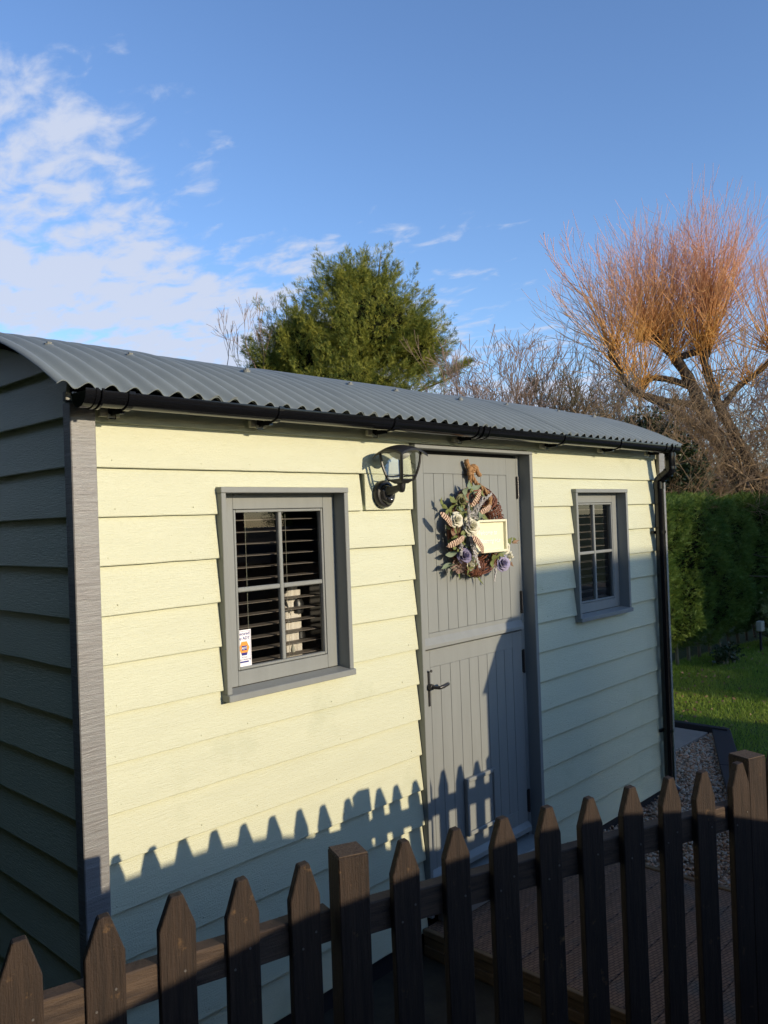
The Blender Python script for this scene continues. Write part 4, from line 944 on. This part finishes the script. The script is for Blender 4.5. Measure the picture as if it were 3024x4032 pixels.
# ---- conifer: clustered flat sprays on boughs
def conifer(root, lobes, nclus, mat_, per=52, csz=.30, size=(.07, .14), core=None, inner=.25):
    P, D, SZ = [], [], []
    for (c, rx, ry, rz, wgt) in lobes:
        c = np.array(c); k = int(nclus*wgt); u = unit(k); u[:, 2] = u[:, 2]*.9+.05
        for v in u:
            bump = 1+.16*math.sin(v[0]*7+c[0]*3)+.13*math.sin(v[1]*9+v[2]*6)+RNG.normal(0, .09)
            rad = RNG.uniform(.72, 1.0)*bump; cc = c+v*np.array([rx, ry, rz])*rad
            out = v*np.array([1, 1, .7])+np.array([0, 0, .55]); out /= np.linalg.norm(out)
            ax = out; n_ = int(per*RNG.uniform(.6, 1.3)); L = csz*RNG.uniform(.7, 1.6)
            t_ = RNG.uniform(-.9, 1, n_); pos = cc+ax*(t_*L)[:, None]+unit(n_)*(csz*.42*(1.15-np.clip(t_, 0, 1)))[:, None]*RNG.uniform(.2, 1, (n_, 1))
            P.append(pos); D.append(ax*.9+unit(n_)*.75+np.array([0, 0, .1])); SZ.append(RNG.uniform(*size, n_))
        k2 = int(nclus*wgt*inner*per); u2 = unit(k2)*(RNG.uniform(0, 1, (k2, 1))**.4)*.80
        P.append(c+u2*np.array([rx, ry, rz])); D.append(unit(k2)+np.array([0, 0, .3])); SZ.append(RNG.uniform(size[1]*.9, size[1]*1.5, k2))
    V, F = sprays(np.concatenate(P), np.concatenate(D), np.concatenate(SZ), T7)
    arr_mesh('crown', V, F, mat_, root, lobes[0][0])
ct = empty('conifer_tree', (8.7, 7.3, 0), 'broad green conifer with feathery yellow-tipped sprays behind the hut roof', 'tree')
MB().tube([(8.7, 7.3, 0), (8.75, 7.28, 3), (8.8, 7.2, 6.2)], [.2, .15, .03], 10).build('trunk', BARK, ct, smooth=True)
LB = [((8.78, 7.18, 5.30), 1.06, 1.06, 1.0, .31), ((8.66, 7.28, 6.02), .58, .58, .36, .09), ((9.30, 6.56, 4.95), .46, .46, .60, .10), ((7.92, 7.98, 4.98), .74, .74, .66, .18), ((7.50, 8.36, 4.50), .48, .48, .46, .08), ((8.45, 7.45, 4.15), 1.35, 1.35, .72, .25)]
conifer(ct, LB, 900, CONIF, per=88, csz=.25, size=(.055, .105), inner=.3)
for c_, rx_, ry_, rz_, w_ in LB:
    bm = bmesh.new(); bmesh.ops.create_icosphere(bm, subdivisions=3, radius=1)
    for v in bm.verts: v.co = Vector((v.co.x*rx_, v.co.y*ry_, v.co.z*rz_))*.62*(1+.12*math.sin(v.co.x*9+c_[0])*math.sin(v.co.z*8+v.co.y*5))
    me = bpy.data.meshes.new('shade_core'); bm.to_mesh(me); bm.free(); link('shade_core', me, CORE, ct, c_)  # opaque black core gives the gaps between boughs their shade
# straggling low bough on its right side
P, D = [], []
for i in range(900):
    f_ = RNG.uniform(); c = np.array([9.3, 6.6, 4.15])+np.array([.62, -.62, .42])*f_*1.05; w_ = .16*(1.1-f_)
    P.append(c+RNG.normal(0, w_, 3)*np.array([1, 1, .8])+np.array([0, 0, .10])); D.append(np.array([.5, -.5, .45])+RNG.normal(0, .5, 3))
V, F = sprays(np.array(P), np.array(D), RNG.uniform(.07, .13, len(P)), T7); arr_mesh('bough', V, F, CONIF, ct, (9.5, 6.2, 4.2))
S = []
for (p, tip) in (((9.0, 7.0, 4.0), (9.85, 6.0, 4.5)), ((8.85, 7.1, 4.6), (9.6, 6.3, 5.3)), ((8.8, 7.15, 5.2), (8.85, 6.9, 6.6)), ((8.8, 7.2, 4.2), (7.6, 8.2, 5.1))):
    S.append((*p, *tip, .03, .008))
V, F = seg_mesh(S, 5); stuff(arr_mesh('branches', V, F, STEMD, ct, (8.8, 7, 4.5)))
c2 = empty('conifer_tree', (6.35, 7.4, 0), 'small dark conifer tip just showing above the roof left of the big conifer', 'tree')
MB().tube([(6.35, 7.4, 0), (6.35, 7.4, 4.0)], [.1, .03], 8).build('trunk', BARK, c2)
conifer(c2, [((6.30, 7.5, 3.62), .28, .28, .28, .7), ((6.1, 7.65, 3.5), .2, .2, .2, .3)], 70, CONIF, csz=.18, size=(.05, .09))

# ---- bare shrubs and trees
def bare(name, loc, label, cat, stems, m, depth=4, kids=3, spread=.4, upw=.25, rmin=.004, group=None, part='branches', seed=1):
    if rmin < .006: rmin *= .7; stems = [(a, b, c, d, e, f_*.75) for a, b, c, d, e, f_ in stems]
    root = empty(name, loc, label, cat, group); S = []; rr = random.Random(seed)
    for (dx, dy, z0, d, L, r) in stems: grow((loc[0]+dx, loc[1]+dy, z0), d, L, r, depth, S, spread, upw, kids, .13, rmin, rr)
    V, F = seg_mesh(S, 4 if rmin > .006 else 3); o = stuff(arr_mesh(part, V, F, m, root, loc)); return root
rr = random.Random(5)
def stemset(n_, w_, zr, lean, L, r, bias=(0, 0)):
    return [(rr.uniform(-w_, w_), rr.uniform(-w_, w_), rr.uniform(*zr), (rr.gauss(bias[0], lean), rr.gauss(bias[1], lean), 1), L*rr.uniform(.8, 1.15), r*rr.uniform(.7, 1.2)) for _ in range(n_)]
bare('bare_shrub', (8.45, 4.5, 0), 'bare tangled shrub with pinkish twigs above the middle of the roof', 'shrub', stemset(22, .6, (1.8, 2.3), .28, .97, .024), TWIGR, 4, 3, .46, .18, .0045, seed=2)
bare('bare_shrub', (8.75, 4.0, 0), 'dark arching bare branches leaning right beside the pinkish shrub', 'shrub', stemset(16, .45, (1.8, 2.3), .2, .88, .026, (.35, -.45)), STEMD, 4, 3, .34, .10, .005, seed=3)
bare('bare_shrub', (9.2, 3.4, 0), 'low dark bare thicket between the arching branches and the ivy', 'shrub', stemset(9, .5, (1.5, 2.0), .3, .62, .018, (.2, -.3)), STEMD, 4, 3, .42, .10, .005, seed=4)
bare('bare_shrub', (8.25, 4.75, 0), 'pale bare twigs at the foot of the conifer on its right', 'shrub', stemset(10, .3, (1.9, 2.5), .25, .7, .018), TWIGR, 4, 3, .45, .2, .0045, seed=6)
bare('bare_tree', (6.05, 7.6, 0), 'leafless pale twigs rising over the roof left of the conifer', 'tree', stemset(9, .45, (3.1, 3.3), .22, .42, .014), TWIGR, 3, 3, .35, .3, .0045, seed=7)
bare('bare_tree', (7.5, 8.6, 0), 'leafless twig tips poking out above the left shoulder of the conifer', 'tree', stemset(7, .5, (4.2, 4.6), .2, .62, .018), TWIGR, 3, 3, .3, .35, .0045, seed=8)
# brown thicket behind the hedge, several shrubs one can tell apart by place
TH = [((9.6, 2.9), 'brown bare thicket directly behind the hut corner downpipe', TWIGB, 10), ((10.7, 3.0), 'brown twiggy shrub behind the left end of the hedge', TWIGB, 11), ((11.6, 2.6), 'brown twiggy shrub under the long dark willow limb', TWIGB, 12),
      ((12.5, 1.9), 'straw coloured tangle at the foot of the willow trunk', TWIGB, 13), ((13.6, 1.2), 'straw coloured tangle behind the hedge at the right edge', TWIGB, 14), ((12.2, 4.2), 'grey brown scrub seen under the willow limbs', TWIGB, 15), ((14.2, 3.0), 'reddish bare scrub behind the willow trunk', TWIGR, 16), ((15.0, 1.0), 'tall reddish scrub at the far right behind the willow', TWIGR, 17), ((10.6, 5.0), 'brown scrub behind the ivy mound', TWIGB, 18)]
for (x, y), lab, m_, sd in TH:
    bare('bare_shrub', (x, y, 0), lab, 'shrub', stemset(27, .7, (.9, 2.4), .4, .84, .017), m_, 4, 3, .55, .08, .004, 'bare scrub behind the hedge', seed=sd)
# long pale leaning poles in the scrub
S = []
for a_, b_ in (((11.2, 2.3, 2.75), (12.9, 1.4, 2.05)), ((11.9, 2.5, 3.3), (12.6, 2.2, 2.3)), ((12.4, 2.6, 3.6), (12.95, 2.1, 2.2)), ((12.7, 2.3, 3.25), (13.5, 1.5, 3.3)), ((10.2, 3.3, 2.9), (11.0, 2.7, 2.3))):
    a_, b_ = np.array(a_), np.array(b_); pr0 = a_
    for i in range(1, 7): q_ = a_+(b_-a_)*i/6+RNG.normal(0, .035, 3); S.append((*pr0, *q_, .022, .022)); pr0 = q_
V, F = seg_mesh(S, 6); tag(arr_mesh('fallen_branches', V, F, TWIGB, None, (12, 2, 2.5)), 'long pale dead branches leaning across the scrub behind the hedge', 'branches')['kind'] = 'stuff'
# ivy mounds
def bushy(name, loc, r, label, m, n_, size, group=None, cat='bush'):
    root = empty(name, loc, label, cat, group); u = unit(n_)*(RNG.uniform(0, 1, (n_, 1))**.45); u *= (1+.25*np.sin(u[:, :1]*8+u[:, 1:2]*6))
    P = np.array([loc[0], loc[1], r[3]])+u*np.array(r[:3]); V, F = sprays(P, unit(n_), RNG.uniform(size*.6, size*1.3, n_), LEAF3)
    arr_mesh('foliage', V, F, m, root, P.mean(0)); S = []
    for k in range(5): grow((loc[0]+random.uniform(-.15, .15), loc[1]+random.uniform(-.15, .15), 0), (random.gauss(0, .15), random.gauss(0, .15), 1), r[3]*.7, .03, 2, S, .5)
    V, F = seg_mesh(S, 4); arr_mesh('stems', V, F, STEMD, root, loc); return root
LEAF3 = np.array([((0, -.1, 0), (.5, .32, .06), (1, 0, 0)), ((0, -.1, 0), (1, 0, 0), (.45, -.36, .06)), ((.2, .1, .3), (.8, .5, .3), (.9, .0, .4))])
bushy('ivy_bush', (9.95, 4.0, 0), (.65, .65, .42, 2.95), 'dark ivy mound behind the roof at its far end', DARKL, 5200, .07)
bushy('ivy_bush', (10.6, 3.1, 0), (.45, .45, .5, 3.0), 'dark ivy mound right behind the far roof corner', DARKL, 3600, .065)
bushy('ivy_bush', (10.45, 2.55, 0), (.5, .4, .65, 2.35), 'dark glossy evergreen behind the downpipe above the hedge', DARKL, 4500, .065)

# ---- clipped hedge
def hedge(root, x0, x1, y0, y1, ztop, n_front, n_top, m, size=(.05, .10), face=-1, core=True, n_side=0):
    P, D = [], []
    def wob(x, z): return .07*np.sin(x*9+z*5)*np.sin(z*8-x*4)+.06*np.sin(x*2.3+z*1.3)+.05*np.sin(x*5.1-z*2.7)+.04*np.sin(z*6+x*3.7)
    if n_front:
        X = RNG.uniform(x0, x1, n_front); Z = RNG.uniform(.18, ztop, n_front); w_ = wob(X, Z)
        dpt = np.abs(RNG.normal(0, .05, n_front)); under = np.clip((.55-Z)*.9, 0, .4)
        P.append(np.stack([X, y0+w_+dpt+under, Z], 1)); D.append(np.stack([RNG.normal(0, .55, n_front), -np.ones(n_front)*.8+RNG.normal(0, .4, n_front), .35+RNG.normal(0, .5, n_front)], 1))
    if n_top:
        X = RNG.uniform(x0, x1, n_top); Y = RNG.uniform(y0, y1, n_top); P.append(np.stack([X, Y, ztop+.03*np.sin(X*3)+.02*np.sin(X*7)+RNG.normal(0, .025, n_top)], 1)); D.append(np.stack([RNG.normal(0, .6, n_top), RNG.normal(0, .6, n_top)-.2, np.ones(n_top)*.8], 1))
    if n_side:
        Y = RNG.uniform(y0, y1, n_side); Z = RNG.uniform(.1, ztop, n_side); w_ = wob(Y*2, Z)
        P.append(np.stack([x0+w_+np.abs(RNG.normal(0, .05, n_side)), Y, Z], 1)); D.append(np.stack([-.8+RNG.normal(0, .4, n_side), RNG.normal(0, .5, n_side), .35+RNG.normal(0, .5, n_side)], 1))
    P = np.concatenate(P); D = np.concatenate(D); V, F = sprays(P, D, RNG.uniform(*size, len(P)), T7); arr_mesh('foliage', V, F, m, root, (x0, y0, 0))
    if core: MB().box(x0+.15, x1-.1, y0+.32, y1-.12, .35, ztop-.10).build('shade_core', CORE, root)
    S = []
    x = x0+.2
    while x < x1: S.append((x, y0+.35, 0, x+random.uniform(-.05, .05), y0+.38, .5, .025, .02)); x += .35
    V, F = seg_mesh(S, 6); stuff(arr_mesh('stems', V, F, STEMD, root, (x0, y0, 0)))
hg_ = empty('hedge', (10.5, 2.0, 0), 'tall clipped green conifer hedge beyond the lawn', 'hedge')
hedge(hg_, 6.2, 14.5, 1.62, 2.5, 2.11, 34000, 9000, HEDGE, size=(.055, .105))
gl_ = empty('garden_light_box', (10.39, 1.45, 0), 'small pale box on a short post in front of the dark hedge foot', 'box')
MB().box(10.33, 10.45, 1.42, 1.50, .30, .44).build('case', PLAST, gl_, bevel=.01); MB().box(10.38, 10.41, 1.45, 1.475, .0, .2995).build('stem', EDGE, gl_)
bushy('low_plant', (9.3, 1.52, 0), (.4, .12, .12, .14), 'low leafy plant growing against the hedge foot', DARKL, 500, .045, cat='plant')
bushy('low_plant', (10.95, 1.38, 0), (.45, .25, .35, .45), 'grey green low plant at the right end of the hedge foot', OLV, 1200, .07, cat='plant')

# ---- far trees
bare('bare_tree', (38.4, 18.6, 0), 'grey leafless round-headed tree far behind the shrubs', 'tree', [(rr.uniform(-.4, .4), rr.uniform(-.4, .4), 2.5, (rr.gauss(0, .35), rr.gauss(0, .35), 1), 2.9, .16) for _ in range(9)], TWIGG, 5, 3, .42, .12, .013, 'distant bare trees', seed=21)
bare('bare_tree', (40.5, 14.8, 0), 'grey leafless tree far behind the willow trunk', 'tree', [(rr.uniform(-.4, .4), rr.uniform(-.4, .4), 2.5, (rr.gauss(0, .4), rr.gauss(0, .4), 1), 2.3, .16) for _ in range(8)], TWIGG, 5, 3, .45, .1, .014, 'distant bare trees', seed=22)
bare('bare_tree', (42, 9.5, 0), 'grey leafless tree far behind the right of the willow crown', 'tree', [(rr.uniform(-.5, .5), rr.uniform(-.5, .5), 2.5, (rr.gauss(0, .4), rr.gauss(0, .4), 1), 2.9, .16) for _ in range(8)], TWIGG, 5, 3, .45, .1, .014, 'distant bare trees', seed=23)
bare('bare_tree', (35, 21, 0), 'low grey leafless tree far behind the pinkish shrub', 'tree', [(rr.uniform(-.5, .5), rr.uniform(-.5, .5), 1.5, (rr.gauss(0, .4), rr.gauss(0, .4), 1), 1.9, .12) for _ in range(8)], TWIGG, 4, 3, .45, .1, .014, 'distant bare trees', seed=24)
S = []
for i in range(420):
    x = RNG.uniform(30, 75); a = RNG.uniform(.0, 1.35); D_ = RNG.uniform(48, 80); p = (-1.3+D_*math.sin(a), -2.5+D_*math.cos(a), 0)
    for k in range(4): grow((p[0]+RNG.uniform(-1.5, 1.5), p[1]+RNG.uniform(-1.5, 1.5), RNG.uniform(0, 2)), (RNG.normal(0, .4), RNG.normal(0, .4), 1), RNG.uniform(1.5, 2.6), .12, 2, S, .6, .05, 3, .2, .03)
V, F = seg_mesh(S, 3); o = stuff(arr_mesh('far_wood', V, F, FARW, None, (40, 20, 0))); tag(o, 'far grey winter wood along the horizon behind the scrub', 'wood')

# ================================================================== behind the photographer (these cast the long shadows)
CARP = mat('car_paint', (.05, .07, .10), .25, .5, coat=.8); CARG = mat('car_glass', (.02, .025, .03), .05, .8); TYRE = mat('tyre', (.02, .02, .02), .85); CHROME = mat('alloy', (.5, .5, .5), .3, .5, metal=1)
car = empty('parked_car', (1.2, -3.75, 0), 'dark parked hatchback on the drive behind the photographer', 'car')
D0 = 3.10; SA = [(-.515, .794), (-.2, .838), (.07, .852), (.4, .845), (.67, .805), (.87, .745), (1.06, .665), (1.22, .59), (1.34, .525), (1.6, .43), (1.78, .375), (2.0, .335), (2.35, .29), (2.60, .20), (2.68, .05)]
prof = [(x+.1448*D0, z+.2439*D0) for x, z in SA]
beltz = 1.02
body = [(-1.05, .32), (-1.10, .62), (-1.02, .95), (-.92, 1.03)]+[(p[0], p[1]) for p in prof if p[1] < 1.14 and p[0] > 1.5]+[(3.18, .62), (3.12, .30)]
MB().prism([(x, -4.62, z) for x, z in body], (0, 1.72, 0)).build('body', CARP, car, bevel=.03)
cab = [(-.93, 1.0), (-.75, 1.25), (-.45, 1.48)]+[p for p in prof if p[1] >= 1.13]+[(2.2, 1.09), (2.2, 1.0)]
mb = MB(); n_ = len(cab)
mb.v = [(x, -4.60+ (z-1.0)*.30, z) for x, z in cab]+[(x, -2.93-(z-1.0)*.30, z) for x, z in cab]
mb.f = [tuple(range(n_)), tuple(range(2*n_-1, n_-1, -1))]+[(i, (i+1) % n_, n_+(i+1) % n_, n_+i) for i in range(n_)]
mb.build('cabin', CARP, car, bevel=.01)
for y, s_ in ((-2.945, 1), (-4.585, -1)):
    for xa, xb in ((-.55, .35), (.42, 1.25)):
        z1_ = 1.42 if xb < 1 else 1.36
        mb = MB().poly([(xa, y+.012*s_, 1.06), (xb+.12, y+.012*s_, 1.06), (xb, y+.012*s_-(z1_-1.06)*.30*s_, z1_), (xa+.04, y+.012*s_-(z1_-1.06)*.30*s_, z1_)], [(0, 1, 2, 3)]); mb.build('side_window', CARG, car)
for x in (-.25, 2.35):
    for y in (-4.64, -3.05):
        wmb = MB().lathe([(.19, 0), (.31, .005), (.33, .04), (.33, .15), (.31, .19), (.19, .195)], (x, y-.03, .33), 'y', 28).build('wheel', TYRE, car, smooth=True)
        MB().lathe([(.001, -.004), (.19, .002), (.19, .193), (.001, .199)], (x, y-.03, .33), 'y', 16).build('rim', CHROME, wmb)
for y in (-4.35, -3.2): MB().lathe([(.09, 0), (.07, .03), (.001, .04)], (3.12, y, .72), 'x', 16).build('headlight', OPAL, car)
# unseen cupboard added, its outline shaped to the pointed shadow on the door
SHD = mat('cupboard_wood', (.20, .13, .08), .7, .2, col2=(.14, .09, .06), nscale=5, nstretch=(6, 6, .6), bump=.4, bscale=30, bstretch=(6, 6, .6))
cb = empty('shadow_cupboard', (3.05, -2.25, 0), 'unseen narrow cupboard with a steep roof added to cast the pointed shadow on the door', 'cupboard')
DD = 2.15; off_ = .1448*DD; lift_ = .2439*DD
MB().box(2.316+off_, 3.0+off_, -2.55, -DD, -.01, 1.18+lift_).build('cabinet', SHD, cb, bevel=.004)
rp = [(2.207, 1.198), (2.254, 1.272), (2.289, 1.333), (2.337, 1.386), (2.373, 1.440), (2.414, 1.466), (2.90, 1.466), (3.11, 1.198)]
MB().prism([(x+off_, -DD+.02, z+lift_) for x, z in rp], (0, -.45, 0)).build('roof', EDGE, cb, bevel=.004)
for x in (2.66, 3.0): MB().box(x-.165, x+.165, -DD+.0005, -DD+.018, .06, 1.62).build('door', SHD, cb, bevel=.004)
BRK = mat('brick', (.26, .12, .08), .85, .2, col2=(.20, .09, .06), nscale=5); TILE = mat('roof_tile', (.12, .06, .045), .8, .2, col2=(.09, .05, .04), nscale=4)
t = BRK.node_tree
hs = empty('bungalow', (6.1, -12, 0), 'low brick bungalow with a tiled roof across the drive behind the photographer', 'house')
MB().box(4.6, 7.9, -14.6, -9.6, -.04, 2.75).build('wall', BRK, hs)
rfb = MB().prism([(4.27, -15.0, 2.7), (4.27, -12, 4.66), (4.27, -9.2, 2.7)], (3.75, 0, 0)).build('roof', TILE, hs)
MB().box(6.5, 6.95, -12.2, -11.8, 4.2, 4.95).build('chimney', BRK, rfb)
for x in (5.2, 6.7):
    w_ = MB().box(x-.5, x+.5, -9.6, -9.55, .9, 2.1).build('window', SW, hs); MB().box(x-.44, x+.44, -9.549, -9.540, .96, 2.04).build('pane', CARG, w_)
th = empty('hedge', (12, -10, 0), 'unseen tall ragged conifer screen added beyond the drive to shade the far hedge', 'hedge')  # unseen tall hedge added to throw shade on the hedge beyond the lawn
hedge(th, 10.7, 19, -10.6, -9.4, 4.7, 9000, 2500, HEDGE, size=(.18, .34), n_side=2500)
th2 = empty('hedge', (9.5, -9.9, 0), 'unseen lower hedge added beside the tall screen to shade the lawn and hedge foot', 'hedge')  # unseen low hedge added to lay shade over lawn and hedge foot
hedge(th2, 9.0, 11.0, -10.3, -9.5, 2.75, 1500, 500, HEDGE, size=(.12, .22), n_side=500)
sd_ = empty('hedge', (-1.6, 2.0, 0), 'unseen dense dark hedge added beside the left gable to keep sky light off it', 'hedge')  # unseen hedge added to darken the gable by blocking sky light
P = np.concatenate([np.stack([-1.05+RNG.normal(0, .05, 7000), RNG.uniform(.25, 4.2, 7000), RNG.uniform(.05, 3.0, 7000)], 1)]); V, F = sprays(P, RNG.normal(size=(7000, 3))+np.array([1, 0, .3]), RNG.uniform(.08, .16, 7000), T7)
arr_mesh('foliage', V, F, DARKL, sd_, (-1, .4, 0)); MB().box(-1.9, -1.12, .3, 4.1, 0, 2.92).build('shade_core', CORE, sd_)


# unseen evergreen screen added on the left to block sky light from gable and reveals
es = empty('sky_blocking_screen', (-4.0, -1.5, 0), 'unseen tall evergreen screen added on the left to block sky light from the gable', 'hedge')
n_ = 30000; P = np.stack([-2.7+.12*np.sin(np.arange(n_)*.37)+RNG.normal(0, .08, n_), RNG.uniform(-8, 13, n_), RNG.uniform(.1, 5.2, n_)], 1)
V, F = sprays(P, RNG.normal(size=(n_, 3))*.6+np.array([1, 0, .3]), RNG.uniform(.16, .30, n_), T7); arr_mesh('foliage', V, F, DARKL, es, (-2.7, -8, 0))
MB().box(-4.6, -2.9, -7.9, 12.9, .1, 5.0).build('shade_core', CORE, es)

n_ = 420; X = RNG.uniform(5.9, 10.5, n_); Y = RNG.uniform(-1.5, 1.7, n_); k = inpoly(X, Y, LP); X, Y = X[k], Y[k]
V, F = sprays(np.stack([X, Y, np.full(len(X), .045)], 1), unit(len(X))*np.array([1, 1, .25]), RNG.uniform(.02, .045, len(X)), LEAF3)
tag(stuff(arr_mesh('fallen_leaves', V, F, BRL, None, (8, 0, 0))), 'scattered small brown fallen leaves on the lawn', 'leaves')
